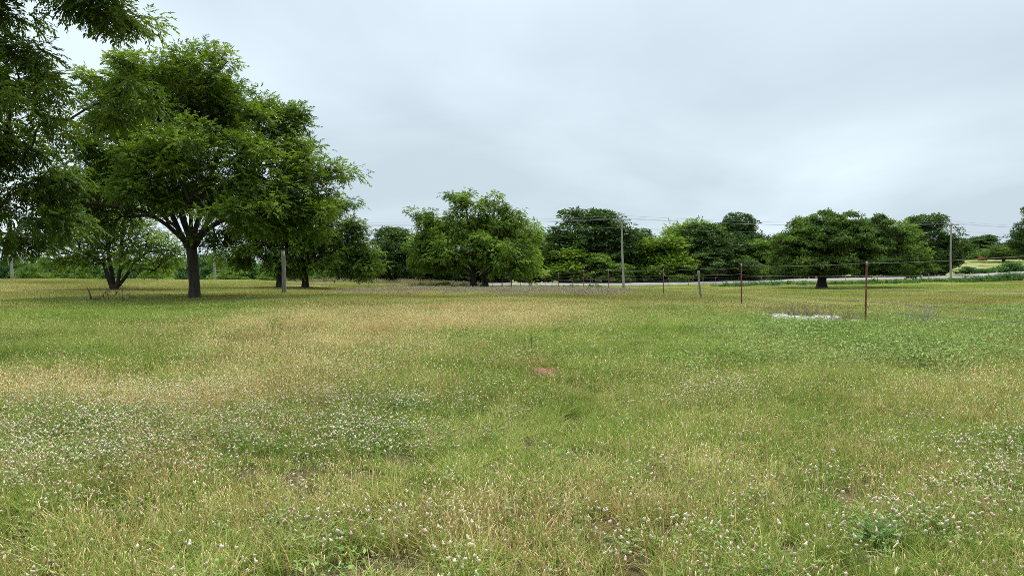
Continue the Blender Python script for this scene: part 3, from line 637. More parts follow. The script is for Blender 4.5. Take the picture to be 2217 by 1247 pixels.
# far right
woods('lone', 2173, 235, 530, 46, 'oak_tree', 'lone round tree with a visible trunk in the far field at the right', None)
woods('darkC', 2252, 150, 446, 42, 'oak_tree', 'tall tree cut off by the right edge of the frame', None)
woods('oakB', 2140, 330, 510, 42, 'oak_tree', 'far tree above the orange machine on the right skyline', 'far trees at the right end')
woods('oakB', 2100, 320, 528, 30, 'oak_tree', 'far small tree right of the far utility pole', 'far trees at the right end')
woods('oakA', 2195, 320, 520, 34, 'oak_tree', 'far tree at the right edge behind the lone round tree', 'far trees at the right end')
woods('bush', 2100, 150, 577, 22, 'bush', 'low bush beyond the road just right of the far utility pole', None, 'bush')
woods('bush', 2195, 140, 566, 32, 'bush', 'dark bush beyond the road at the right edge', None, 'bush')
woods('bush', 2150, 146, 580, 30, 'bush', 'low scrub beyond the road below the lone round tree', None, 'bush')
# left, beyond the crest of the field
GL = 'bushes beyond the crest of the field'
LB = [('bushB', 70, 106, 578, 32, 'bright bush beside the leftmost pole'), ('bush', 30, 110, 566, 34, 'dark bush behind the leftmost pole'), ('bushB', 138, 106, 584, 36, 'yellow green bush in the gap left of the multi stemmed tree'),
 ('bush', 110, 114, 566, 38, 'darker bush behind the yellow green one on the left'), ('bushB', 195, 108, 582, 26, 'small lit bush just left of the multi stemmed tree'), ('bush', 240, 110, 576, 34, 'dark bush behind the multi stemmed tree'),
 ('bush', 300, 112, 574, 34, 'bush right of the multi stemmed tree'), ('bushB', 345, 107, 582, 34, 'leafy bush midway to the big trunk'), ('bush', 395, 110, 575, 34, 'bush left of the big trunk on the crest'),
 ('bush', 445, 109, 580, 26, 'round dark bush left of the pole behind the big trunk'), ('bushB', 500, 107, 582, 34, 'bright bush right of the pole behind the big trunk'), ('bush', 545, 110, 572, 34, 'bush left of the short wooden post'),
 ('bushB', 585, 106, 584, 26, 'small bright bush left of the short wooden post'), ('bush', 640, 112, 570, 34, 'bush between the two shaded trunks'), ('bushB', 700, 108, 582, 30, 'bush right of the shaded trunks'),
 ('bushB', 745, 107, 575, 30, 'lit bush under the drooping branches'), ('bush', 785, 108, 572, 30, 'bush at the right edge of the drooping tree'), ('bushB', 815, 107, 590, 22, 'low bush in front of the dark dense tree')]
for m_, px, Y, top, half, lb in LB: woods(m_, px, Y, top - 7, half, 'bush', lb, GL, 'bush')
LT = [('oakA', 60, 150, 556, 70, 'mid distance tree left of the gap'), ('oakB', 170, 160, 556, 70, 'mid distance tree seen through the gap at the far left'), ('oakA', 280, 150, 560, 70, 'mid distance tree behind the multi stemmed tree'),
 ('oakC', 370, 145, 556, 60, 'paler tree in the valley left of the big trunk'), ('oakB', 450, 155, 552, 60, 'valley tree behind the big trunk'), ('oakA', 530, 150, 548, 64, 'valley tree right of the big trunk'),
 ('oakC', 610, 145, 555, 60, 'valley tree behind the short wooden post'), ('oakB', 700, 150, 555, 64, 'valley tree behind the drooping tree'), ('oakA', 790, 155, 552, 50, 'valley tree at the gap before the dark dense tree')]
for m_, px, Y, top, half, lb in LT: woods(m_, px, Y, top, half, 'tree', lb, 'trees in the valley beyond the field')
#@ENDTREES
# far wooded ridge: reads as one mass
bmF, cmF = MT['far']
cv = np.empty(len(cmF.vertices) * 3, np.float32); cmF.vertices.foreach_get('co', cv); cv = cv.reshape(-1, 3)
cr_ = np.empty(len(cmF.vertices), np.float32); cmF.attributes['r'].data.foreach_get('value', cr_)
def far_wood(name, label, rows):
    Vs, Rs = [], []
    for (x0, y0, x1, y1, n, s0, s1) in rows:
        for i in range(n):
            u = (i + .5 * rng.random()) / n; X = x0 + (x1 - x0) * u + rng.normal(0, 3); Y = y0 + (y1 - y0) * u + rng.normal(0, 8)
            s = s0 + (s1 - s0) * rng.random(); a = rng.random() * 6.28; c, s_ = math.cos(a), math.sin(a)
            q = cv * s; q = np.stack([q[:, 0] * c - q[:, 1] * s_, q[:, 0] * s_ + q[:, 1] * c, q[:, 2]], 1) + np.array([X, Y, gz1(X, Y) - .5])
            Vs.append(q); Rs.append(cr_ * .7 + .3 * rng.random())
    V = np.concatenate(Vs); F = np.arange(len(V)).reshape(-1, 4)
    o = link(name, mesh_np(name, V, F, {'r': np.concatenate(Rs)}), LF['hazetint']); tag(o, label, 'woods', kind='stuff')
far_wood('distant_woods', 'haze tinted wooded ridge far beyond the left side of the field', [(-330, 300, -40, 290, 34, .9, 1.2), (-420, 420, 40, 380, 34, 1.1, 1.6), (-160, 200, -50, 195, 16, .8, 1.0)])
far_wood('distant_woods', 'haze tinted line of woods closing the far field on the right', [(150, 370, 320, 400, 22, .8, 1.25), (40, 260, 140, 300, 12, .8, 1.0)])

# ------------------------------------------------------------------ utility poles and lines
def utility_pole(px, Y, H, label, r=.16, lean=0.0, arm=True, armdir=0.0, top_arm=.35):
    p_ = ptA(px, Y); o = empty('utility_pole', p_, label, 'utility pole', 'wooden utility poles')
    zs = np.linspace(-.3, H, 9); P = [(lean * z / H + .02 * math.sin(z), 0, z) for z in zs]
    MB().tube(P, np.linspace(r, r * .62, 9), 10, jit=.05).build('pole_shaft', M['pole'], o, smooth=True)
    if arm:
        c, s_ = math.cos(armdir), math.sin(armdir); hz = H - top_arm
        MB().box((lean, -.14, hz), (2.3, .1, .12), armdir).build('crossarm', M['greywood'], o)
        for k_ in (-1.0, 1.0):
            q = MB(); xx, yy = lean + k_ * c, -.14 + k_ * s_
            q.tube([(xx, yy, hz + .06), (xx, yy, hz + .12)], .02, 6); q.tube([(xx, yy, hz + .1), (xx, yy, hz + .14), (xx, yy, hz + .2), (xx, yy, hz + .24)], [.05, .07, .045, .02], 8)
            q.build('insulator', M['ceramic'], o)
        for k_ in (-.55, .55): MB().tube([(lean + k_ * c, -.2, hz - .03), (lean, -.17, hz - .6)], .015, 5).build('brace', M['steel'], o)
    q = MB(); q.tube([(lean, 0, H), (lean, 0, H + .08)], .02, 6); q.tube([(lean, 0, H + .06), (lean, 0, H + .12), (lean, 0, H + .2), (lean, 0, H + .25)], [.05, .07, .045, .02], 8); q.build('insulator', M['ceramic'], o)
    q = MB(); q.box((lean, -.17, H - 1.25), (.08, .14, .12)); q.build('bracket', M['steel'], o)
    return Vector((p_.x + lean, p_.y, p_.z + H)), p_
pA, bA = utility_pole(1350, 93, 9.0, 'weathered wooden utility pole in the pasture in front of the tallest oak', lean=-.28)
pB, bB = utility_pole(2058, 113, 9.0, 'farther wooden utility pole with a crossarm by the road at the right', lean=.06)
pC, bC = utility_pole(466, 100, 9.2, 'utility pole rising behind the biggest tree, upper half lost in leaves', lean=-.3)
pD, bD = utility_pole(26, 84, 8.6, 'grey pole at the left edge under the overhanging branches', lean=-.15)
pE, bE = utility_pole(2480, 150, 9.0, 'utility pole beyond the right edge of the frame')
def wires(name, label, pts, sag, rad, group):
    q = MB()
    for a, b_ in zip(pts[:-1], pts[1:]):
        P = [a.lerp(b_, u) - Vector((0, 0, sag * 4 * u * (1 - u))) for u in np.linspace(0, 1, 22)]
        q.tube([tuple(x) for x in P], rad, 5, caps=False)
    tag(q.build(name, M['cable']), label, 'power line', group)
Pl = [pD, pC, pA, pB, pE]
wires('power_line', 'highest thin power line strung along the pole tops', [p_ + Vector((0, 0, .25)) for p_ in Pl], .55, .011, 'power lines along the road')
wires('power_line', 'thicker power line on the crossarms just below the highest one', [p_ + Vector((1.0, -.14, -.11)) for p_ in Pl], .6, .014, 'power lines along the road')
wires('power_line', 'power line on the far end of the crossarms', [p_ + Vector((-1.0, -.14, -.11)) for p_ in Pl], .5, .011, 'power lines along the road')
wires('power_line', 'lowest faint power line, well below the crossarms', [p_ + Vector((0, -.24, -1.25)) for p_ in Pl], .5, .009, 'power lines along the road')

# ------------------------------------------------------------------ wooden post left
p_ = at(615, 641); o = empty('wooden_post', p_, 'short grey weathered wooden post in the grass right of the biggest tree', 'post')
MB().tube([(0, 0, -.2), (.0, 0, .8), (-.02, .01, 1.8), (-.05, 0, 2.7), (-.07, 0, 3.0)], [.15, .145, .13, .12, .10], 10, jit=.08).build('post_shaft', M['greywood'], o, smooth=True)
MB().tube([(-.02, -.1, 2.62), (.14, -.16, 2.66)], .012, 5).build('bolt', M['wire'], o)

# ------------------------------------------------------------------ barbed wire fence
fe = empty('barbed_wire_fence', (10, 21, 0), 'rusty barbed wire fence on thin steel posts, running in from the right edge', 'fence')
fo = Vector((10, 21, 0))
FP = [(2700, 10.2, 10.0), (None, 10.1, 15.0), (1873, 21.0, None), (1605, 30.0, None), (1517, 38.5, 'wood'), (1436, 46.5, None), (1317, 56.5, None), (1263, 58.5, None), (1209, 70, None), (1180, 80, None), (1152, 90, None), (1127, 93, None), (1108, 96, None)]
posts = []
for px, Y, kd in FP:
    if px == 2700: x, Y = 10.3, 6.0
    elif px is None: x, Y = 10.15, 13.6
    else: x = (px - CX) / FPX * Y
    z = gz1(x, Y); posts.append((Vector((x, Y, z)), kd == 'wood'))
def tpost(b_, H, lx=0.0, ly=0.0):
    q = MB(); k_ = len(q.v)
    for s_, (a, w) in (((0, 0), (.036, .007)), ((0, 0), (.007, .036))): pass
    def slab(w, d, cx, cy, z0, z1):
        V = []
        for z in (z0, z1):
            for x_, y_ in ((-w, -d), (w, -d), (w, d), (-w, d)): V.append((b_.x + cx + x_ + lx * z, b_.y + cy + y_ + ly * z, b_.z + z))
        q.add(V, [[3, 2, 1, 0], [4, 5, 6, 7], [0, 1, 5, 4], [1, 2, 6, 5], [2, 3, 7, 6], [3, 0, 4, 7]])
    slab(.024, .004, 0, -.012, -.3, H - .12); slab(.004, .016, 0, .008, -.3, H - .121)
    for i in range(int(H / .06)): slab(.007, .005, 0, -.020, .08 + i * .055, .10 + i * .055)
    r_ = q.build('fence_post', M['rust'], fe, origin=fo)
    q = MB(); 
    def slab2(w, d, cx, cy, z0, z1):
        V = []
        for z in (z0, z1):
            for x_, y_ in ((-w, -d), (w, -d), (w, d), (-w, d)): V.append((b_.x + cx + x_ + lx * z, b_.y + cy + y_ + ly * z, b_.z + z))
        q.add(V, [[3, 2, 1, 0], [4, 5, 6, 7], [0, 1, 5, 4], [1, 2, 6, 5], [2, 3, 7, 6], [3, 0, 4, 7]])
    slab2(.025, .005, 0, -.012, H - .12, H); slab2(.005, .017, 0, .0085, H - .121, H)
    t_ = q.build('post_tip', M['tip'], r_)
    V = t_.data.vertices; 
    for v in V: v.co -= fo
    return r_
leans = [.01, 0, .022, 0, 0, .004, 0, -.01, 0, .01, 0, 0, .01]
for i, (b_, wd) in enumerate(posts):
    if wd:
        q = MB(); q.tube([b_ + Vector(v) for v in ((.02, 0, -.2), (0, 0, .3), (-.05, 0, .7), (-.09, 0, 1.1), (-.1, .01, 1.45), (-.11, 0, 1.62))], [.055, .05, .055, .045, .05, .06], 9, jit=.2)
        wp = q.build('fence_post', M['greywood'], fe, origin=fo, smooth=True); wp['label'] = 'crooked grey wooden fence post with a knobbly top'
    else:
        r_ = tpost(b_, 1.84 + .04 * math.sin(i * 5), leans[i], .01 * math.sin(i * 3))
for k_, hgt in enumerate((1.74, 1.42, 1.04, .70, .45)):
    q = MB()
    for (a, _), (b_, _) in zip(posts[:-1], posts[1:]):
        n_ = 14; s_ = .03 + .03 * rng.random()
        P = [a.lerp(b_, u) + Vector((rng.normal(0, .004) - .022, rng.normal(0, .004), hgt - s_ * 4 * u * (1 - u) + .02 * math.sin(k_ * 3 + a.y))) for u in np.linspace(0, 1, n_)]
        q.tube([tuple(x) for x in P], .006 if k_ < 4 else .005, 4, caps=False)
        if a.y < 45:      # barbs
            L_ = (b_ - a).length; nb = int(L_ / .13)
            for j in range(nb):
                u = (j + .5) / nb; c_ = a.lerp(b_, u) + Vector((-.022, 0, hgt - s_ * 4 * u * (1 - u) + .02 * math.sin(k_ * 3 + a.y))); d_ = Vector(rng.normal(0, 1, 3)).normalized() * .016
                q.tube([tuple(c_ - d_), tuple(c_ + d_)], .0022, 3, caps=False)
    q.build('wire_strand', M['wire'], fe, origin=fo)
# far fence along the road
ff = empty('wire_fence', (20, 95, 0), 'low wire fence with thin dark posts along the near side of the road', 'fence'); fo2 = Vector((20, 95, 0)); fp2 = []
for i, px in enumerate((1088, 1102, 1150, 1195, 1240, 1290, 1366, 1448, 1491, 1522, 1550, 1600, 1648, 1676, 1730, 1830, 1900, 1962, 2010, 2085, 2140, 2200, 2270)):
    Y = 97.0
    for _ in range(6): x = (px - CX) / FPX * Y; Y = float(road_c(x)) - 9.0
    z = gz1(x, Y); fp2.append(Vector((x, Y, z))); H_ = 1.15 + .2 * rng.random()
    MB().tube([(x, Y, z - .1), (x + .03 * rng.normal(), Y, z + H_)], [.035, .03], 6).build('fence_post', M['rust' if i % 3 else 'greywood'], ff, origin=fo2)
for hgt in (1.1, .75, .4):
    q = MB()
    for a, b_ in zip(fp2[:-1], fp2[1:]): q.tube([tuple(a + Vector((0, -.04, hgt))), tuple(b_ + Vector((0, -.04, hgt)))], .006, 3, caps=False)
    q.build('wire_strand', M['wire'], ff, origin=fo2)
# metal gate behind the middle pecan
ga = empty('metal_gate', ptA(1076, 97), 'dark tube gate beside the trunk of the middle pecan', 'gate')
q = MB()
for z in (.15, .5, .85, 1.2): q.tube([(-1.7, 0, z), (1.7, 0, z)], .022, 6)

for x in (-1.7, -.6, .6, 1.7): q.tube([(x, 0, .1), (x, 0, 1.25)], .022, 6)
q.build('gate_frame', M['wire'], ga)
for x in (-1.85, 1.85): MB().tube([(x, 0, -.2), (x, 0, 1.5)], .06, 8).build('gate_post', M['greywood'], ga)

# ------------------------------------------------------------------ concrete slab by the fence
pc = at(1744, 697); CLEAR.append((pc.x + .1, pc.y - .42, 1.42, .82))
sl = empty('concrete_slab', pc, 'broken white concrete slab half buried in grass beside the second nearest fence post', 'slab')
def shard(x, y, w, d, h, rz, tilt=0.0, n=9):
    a = np.sort(rng.random(n) * 6.28); R_ = .85 + .25 * rng.random(n)
    top = np.stack([w / 2 * R_ * np.clip(np.cos(a) * 1.25, -1, 1), d / 2 * R_ * np.clip(np.sin(a) * 1.25, -1, 1)], 1)
    c, s_ = math.cos(rz), math.sin(rz); top = top @ np.array([[c, s_], [-s_, c]])
    zt = h + top[:, 0] * tilt + (top[:, 1] + d / 2) * .14; V = [(x + p[0], y + p[1], z) for p, z in zip(top, zt)] + [(x + p[0] * 1.03, y + p[1] * 1.03, -.08) for p in top] + [(x, y, h + .004)]
    F4 = [[i, (i + 1) % n, n + (i + 1) % n, n + i][::-1] for i in range(n)]; F3 = [[2 * n, i, (i + 1) % n] for i in range(n)]
    return MB().add(V, F4, F3)
shard(-.98, -.02, 1.05, .95, .10, .05, .03).build('slab_piece', M['white'], sl)
shard(-.10, -.12, .85, .8, .07, -.05, -.03).build('slab_piece', M['white'], sl)
shard(.62, -.25, .9, .8, .08, .0, -.02).build('slab_piece', M['white'], sl)
shard(1.25, -.5, .35, .2, .08, .3).build('slab_piece', M['white'], sl)
shard(1.75, -.35, .18, .1, .05, .3).build('slab_piece', M['white'], sl)
def twig_heap(name, p_, n, L, spread, m, label, cat, rad=.003, up=.25, k=4, sub=2, flatten=1.0, root_spread=None):
    q = MB(); rs = spread if root_spread is None else root_spread
    for i in range(n):
        a = rng.random() * 6.28; r_ = rng.random() ** .5
        b_ = np.array([spread * r_ * math.cos(a) * (rs / spread), spread * r_ * math.sin(a) * flatten * (rs / spread), 0.0]); b_[2] = gz1(p_.x + b_[0], p_.y + b_[1]) - p_.z
        d = np.array([rng.normal(), rng.normal() * flatten, abs(rng.normal()) * up + up * .5]); d /= np.linalg.norm(d); l_ = L * (.5 + .8 * rng.random())
        P = [b_]; 
        for s_ in range(k): d = d + rng.normal(0, .18, 3); d /= np.linalg.norm(d); P.append(P[-1] + d * l_ / k)
        P = np.array(P); q.tube(P, np.linspace(rad, rad * .4, k + 1), 3, caps=False)
        for _ in range(sub):
            j = rng.integers(1, k); d2 = d + rng.normal(0, .7, 3); d2 /= np.linalg.norm(d2); q.tube([P[j], P[j] + d2 * l_ * .35], [rad * .6, rad * .3], 3, caps=False)
    o = q.build(name, m); o.location = p_
    if label: tag(o, label, cat)
    return o
o = twig_heap('dead_grass_heap', pc + Vector((-.05, .62, .15)), 520, .5, 1.1, M['straw'], 'heap of brown dead grass lying along the back of the white slab', 'dead grass', rad=.006, up=.3, flatten=.22)
o = twig_heap('dead_grass_heap', pc + Vector((1.25, -.05, .02)), 260, .4, .5, M['straw'], 'smaller brown dead grass heap between the slab and the nearest fence post', 'dead grass', rad=.006, up=.25, flatten=.5)
# dead weeds, sticks, fallen branch
twig_heap('dead_weed', at(1995, 712), 46, .75, .28, M['deadtwig'], 'pale leafless dead weed tangle by the wires right of the nearest fence post', 'dead weed', rad=.004, up=1.2, sub=4)
twig_heap('dead_weed', at(1906, 700), 16, .32, .08, M['deadtwig'], 'little grey dead weed beside the nearest fence post', 'dead weed', rad=.004, up=1.4)
twig_heap('dead_weed', at(2100, 705), 18, .5, .2, M['deadtwig'], 'sparse grey dead weed near the right edge behind the wires', 'dead weed', rad=.003, up=1.3)
p_ = at(1151, 790); q = MB(); q.tube([(0, 0, 0), (.005, 0, .2), (-.004, 0, .38), (-.002, 0, .5)], [.006, .005, .004, .002], 5)
for _ in range(7):
    z = .28 + .2 * rng.random(); d = rng.normal(0, .05, 2); q.tube([(0, 0, z), (d[0], d[1], z + .07)], [.002, .001], 3)
o = q.build('dead_stalk', M['darktwig']); o.location = p_; tag(o, 'thin upright dark dead stalk standing behind the red soil patch', 'stalk')
p_ = at(205, 662); o = empty('fallen_branch', p_ + Vector((0, 0, .16)), 'dark fallen branch with one upright crooked end lying in the shaded grass at the left', 'branch')
kk = p_.y / FPX
def pl(pts, rad, n=None): return MB().tube([((x - 205) * kk, dd, (662 - y) * kk) for x, y, dd in pts], rad, 6, jit=.15)
pl([(197, 660, 0), (196, 648, 0), (192, 636, 0), (187, 630, 0)], [.045, .04, .03, .018]).build('limb', M['darktwig'], o)
pl([(200, 655, .1), (215, 655, 0), (232, 661, -.1), (252, 664, -.2), (268, 660, -.2), (272, 656, -.1), (262, 653, 0)], [.03, .03, .028, .03, .028, .02, .01]).build('limb', M['darktwig'], o)
q = MB()
for x, y, hh in ((224, 648, 8), (233, 640, 18), (250, 644, 14), (264, 630, 32), (282, 648, 8), (212, 654, 7)):
    q.tube([((x - 205) * kk, 0, (664 - y) * kk * .0), ((x - 203) * kk, 0, hh * kk * .6), ((x - 205) * kk, 0, (664 - y) * kk)], [.012, .01, .006], 4)
    for _ in range(9):
        c_ = np.array([(x - 205) * kk, 0, (664 - y) * kk]) + rng.normal(0, .07, 3); d = rng.normal(0, .08, 3); q.tube([c_, c_ + d], [.018, .004], 4)
q.build('twigs', M['darktwig'], o)
# sapling by fence
p_ = at(1283, 634); g = np.random.default_rng(9)
lob = [(p_.x + .2, p_.y, p_.z + .55, .75, .5, .35), (p_.x - .6, p_.y, p_.z + .3, .4, .3, .2), (p_.x + 1.0, p_.y, p_.z + .35, .35, .3, .2)]
limbs = [(-1, [np.array(p_), np.array(p_) + (0, 0, .4), np.array(p_) + (.05, 0, .9), np.array(p_) + (-.1, 0, 1.5), np.array(p_) + (-.5, 0, 1.75)])]
make_tree('sapling', p_, limbs, lob, 60, 'scraggly sapling with bare top growing against the wire fence left of centre right', 'sapling', LF['brush'], M['bark_pale'], g, kind='simple', base_r=.035, tip_r=.006, leafkw=dict(per=8, L=.12, Wd=.06, spread=.12), flare=1.1)

# ------------------------------------------------------------------ orange machine far right
p_ = ptA(2128, 262); o = empty('farm_implement', p_, 'small orange farm implement parked at the edge of the far field on the right', 'farm implement')
MB().box((-.8, 0, .85), (.9, 1.0, .85), 0, .85).build('hopper', M['orange'], o)
MB().box((.75, 0, .8), (1.1, 1.0, .55), 0, .9).build('body', M['orange'], o)
MB().box((0, 0, .45), (2.6, .7, .16)).box((-.75, 0, 1.5), (.1, .8, .5)).build('frame', M['orange'], o)
for x, r_ in ((-.8, .42), (.85, .3)):
    for y in (-.6, .6): MB().tube([(x, y - .1, r_), (x, y + .1, r_)], r_, 14).build('wheel', M['tyre'], o)
# pale tracks in the far field
for Y_, lb, w_ in ((205, 'pale dirt track crossing the far field', 3.0), (268, 'pale strip of mown grass along the far tree line', 8.0)):
    xs_ = np.arange(118 * Y_ / 205, 260, 4.0); V = []
    for x in xs_:
        for s_ in (-1, 1): V.append((x, Y_ + s_ * w_ / 2 + .8 * math.sin(x * .07), gz1(x, Y_ + s_ * w_ / 2 + .8 * math.sin(x * .07)) + .12))
    F_ = [[2 * i, 2 * i + 2, 2 * i + 3, 2 * i + 1] for i in range(len(xs_) - 1)]
    tag(link('track', mesh_np('track', V, np.array(F_)), M['dirt']), lb, kind='structure')

#@GRASS
# ------------------------------------------------------------------ grass: tufts scattered by geometry nodes
def blades(g, n, rad, h0, h1, w, bend, lean, seg=3, pos=None):
    """curved blades, returns V,F(list),r,q"""
    a = g.random(n) * 6.28; rr = rad * g.random(n) ** .5
    B = np.stack([rr * np.cos(a), rr * np.sin(a), np.full(n, -.01)], 1) if pos is None else pos
    h = h0 + (h1 - h0) * g.random(n) ** 1.3; d = g.random(n) * 6.28; D = np.stack([np.cos(d), np.sin(d), np.zeros(n)], 1); Sd = np.stack([-np.sin(d), np.cos(d), np.zeros(n)], 1)
    f = g.random(n) * 3.14; Sd = Sd * np.cos(f)[:, None] + D * np.sin(f)[:, None]
    ln = lean * g.random(n); bn = bend * g.random(n)
    rows = []
    for s_ in range(seg + 1):
        u = s_ / seg; c = B + D * ((ln * u + bn * u * u) * h)[:, None] + np.array([0, 0, 1.0]) * (h * (u - .35 * bn * u * u))[:, None]
        wd = w * (.7 + .6 * g.random(1)) * (1 - u ** 1.5 * .98) * .5
        rows.append(c - Sd * wd)
        if s_ < seg: rows.append(c + Sd * wd)
    V = np.stack(rows, 1); k = V.shape[1]; base = (np.arange(n) * k)[:, None]
    F4 = np.concatenate([base + np.array([[2 * s_, 2 * s_ + 1, 2 * s_ + 3, 2 * s_ + 2]]) for s_ in range(seg - 1)]) if seg > 1 else np.zeros((0, 4), int)
    F3 = base + np.array([[2 * seg - 2, 2 * seg - 1, 2 * seg]])
    tipP = V[:, -1]
    return V.reshape(-1, 3), F4, F3, k, tipP
def pack(parts, name, m):
    """parts: list of (V,F4,F3,r,q)"""
    V, F4, F3, R_, Q, n = [], [], [], [], [], 0
    for v, f4, f3, r_, q_ in parts:
        V.append(v); 
        if len(f4): F4.append(f4 + n)
        if len(f3): F3.append(f3 + n)
        R_.append(r_); Q.append(q_); n += len(v)
    me = mesh_np(name, np.concatenate(V), ([np.concatenate(F4)] if F4 else []) + ([np.concatenate(F3)] if F3 else []), {'r': np.concatenate(R_), 'q': np.concatenate(Q)})
    me.materials.append(m); o = bpy.data.objects.new(name, me); return o
def blade_part(g, n, rad, h0, h1, w, bend, lean, seg=3, r=None):
    V, F4, F3, k, tip = blades(g, n, rad, h0, h1, w, bend, lean, seg)
    rr = np.repeat(g.random(n) if r is None else r(n), k); return (V, F4, F3, rr, np.repeat(g.random(n), k)), tip
def heads(g, P, L, Wd, rv=None, qv=None, up=1.3):
    """elongated 3-D seed heads / clover puffs: 6-sided double cones"""
    n = len(P); k = 5; a = np.arange(k) / k * 6.28
    ax = unit(np.stack([g.normal(0, .35, n), g.normal(0, .35, n), np.full(n, up)], 1)); s1 = unit(np.cross(ax, np.array([1.0, .2, 0]))); s2 = np.cross(ax, s1)
    ring = s1[:, None] * np.cos(a)[None, :, None] + s2[:, None] * np.sin(a)[None, :, None]
    L = L * (.7 + .6 * g.random(n)); Wd = Wd * (.7 + .6 * g.random(n))
    V = np.concatenate([P[:, None], P[:, None] + ax[:, None] * (L * .3)[:, None, None] + ring * (Wd * .5)[:, None, None], P[:, None] + ax[:, None] * (L * .75)[:, None, None] + ring * (Wd * .38)[:, None, None], (P + ax * L[:, None])[:, None]], 1)
    m_ = V.shape[1]; base = (np.arange(n) * m_)[:, None]; j = np.arange(k)
    F3 = np.concatenate([base + np.array([0, 1 + (i + 1) % k, 1 + i]) for i in range(k)] + [base + np.array([1 + k + i, 1 + k + (i + 1) % k, 1 + 2 * k]) for i in range(k)])
    F4 = np.concatenate([base + np.array([1 + i, 1 + (i + 1) % k, 1 + k + (i + 1) % k, 1 + k + i]) for i in range(k)])
    r_ = np.repeat(g.random(n) if rv is None else np.full(n, rv), m_); q_ = np.repeat(g.random(n) if qv is None else qv * np.ones(n), m_)
    return (V.reshape(-1, 3), F4, F3, r_, q_)
TG = tuftmat('meadow_blades', [(.060, .125, .018), (.205, .285, .045), (.44, .49, .14)], [(.25, .15, .065), (.52, .38, .155), (.84, .71, .39)])
TC = tuftmat('clover_green', [(.10, .175, .045), (.16, .24, .07), (.26, .33, .12)], [(.38, .30, .20), (.58, .50, .35), (.80, .73, .55)], trans=.2)
TW = tuftmat('weed_green', [(.10, .155, .040), (.17, .245, .065), (.32, .39, .14)], [(.30, .25, .14), (.4, .34, .2), (.55, .48, .3)])
TP = tuftmat('wispy_grass', [(.22, .25, .10), (.30, .30, .15), (.40, .37, .22)], [(.27, .20, .14), (.38, .29, .22), (.50, .41, .31)])
TT = tuftmat('thatch', [(.10, .08, .04), (.17, .14, .075), (.26, .24, .12)], [(.12, .07, .04), (.24, .16, .09), (.46, .36, .22)])
g = np.random.default_rng(101)
def coll(name, objs):
    c = bpy.data.collections.new(name)
    for i, o in enumerate(objs): o.name = '%s_%02d' % (name, i); c.objects.link(o)
    return c
protos = []
for i in range(4):          # 0-3 near green/dry mixed tufts
    a_, _ = blade_part(g, 64, .095, .06, .19, .0074, 1.2, .7); b1, tip = blade_part(g, 7, .12, .14, .27, .0034, .3, .25, 3, r=lambda n: g.random(n) * .8)
    hd = heads(g, tip[:4], .024, .0050, qv=1.0); hd = (hd[0], hd[1], hd[2], hd[3] * .7, hd[4])
    protos.append(pack([a_, b1, hd], 'tuft', TG))
for i in range(3):          # 4-6 dry seeding stalks
    a_, _ = blade_part(g, 40, .10, .05, .15, .0068, 1.3, .7); b1, tip = blade_part(g, 18, .14, .13, .28, .0042, .25, .22, 3, r=lambda n: g.random(n) * .45)
    hd = heads(g, tip[:14], .028, .0058, qv=1.05); hd = (hd[0], hd[1], hd[2], hd[3] * .5, hd[4])
    protos.append(pack([a_, b1, hd], 'stalks', TG))
for i in range(3):          # 7-9 far clumps: fewer, wider blades, real size .8 m across
    a_, _ = blade_part(g, 250, .42, .05, .20, .010, 1.0, .6, 2); b1, tip = blade_part(g, 64, .44, .14, .30, .007, .3, .25, 2, r=lambda n: g.random(n) * .7)
    hd = heads(g, tip, .055, .009); hd = (hd[0], hd[1], hd[2], hd[3] * .6, hd[4])
    protos.append(pack([a_, b1, hd], 'clump', TG))
for i in range(2):          # 10-11 thatch
    V, F4, F3, k, tip = blades(g, 45, .15, .03, .12, .004, 2.6, 1.6, 3); V[:, 2] *= .45
    protos.append(pack([(V, F4, F3, np.repeat(g.random(45), k), np.repeat(g.random(45), k))], 'thatch', TT))
for i in range(2):          # 12-13 long lush grass (shade, hillocks)
    a_, _ = blade_part(g, 80, .12, .12, .27, .008, .9, .5, 3); protos.append(pack([a_], 'lush', TG))
V, F4, F3, k, tip = blades(g, 4, .10, .30, .46, .0045, 1.5, .5, 6); hd = heads(g, tip, .04, .006, rv=0., qv=1.)
protos.append(pack([(V, F4, F3, np.zeros(len(V)), np.repeat(g.random(4), k)), hd], 'bent', TG))     # 14 long bent straw stems
C_G = coll('meadow_tufts', protos)
cl = []
def trefoil(g, P, s):
    n = len(P); Bs, Ds, Ns = [], [], []
    a0 = g.random(n) * 6.28
    for k_ in range(3):
        a = a0 + k_ * 2.094; Ds.append(unit(np.stack([np.cos(a), np.sin(a), .25 + 0 * a], 1))); Bs.append(P)
    B, D = np.concatenate(Bs), np.concatenate(Ds); L = np.full(len(B), s) * (.7 + .6 * g.random(len(B))); Nn = unit(np.array([0, 0, 1.0]) + g.normal(0, .35, B.shape))
    S_ = unit(np.cross(D, Nn)); m_ = B + D * (L * .55)[:, None]
    V = np.stack([B, m_ + S_ * (L * .34)[:, None], B + D * L[:, None], m_ - S_ * (L * .34)[:, None]], 1).reshape(-1, 3)
    return (V, np.arange(len(B) * 4).reshape(-1, 4), np.zeros((0, 3), int), np.full(len(V), 2.0), np.repeat(g.random(len(B)), 4))
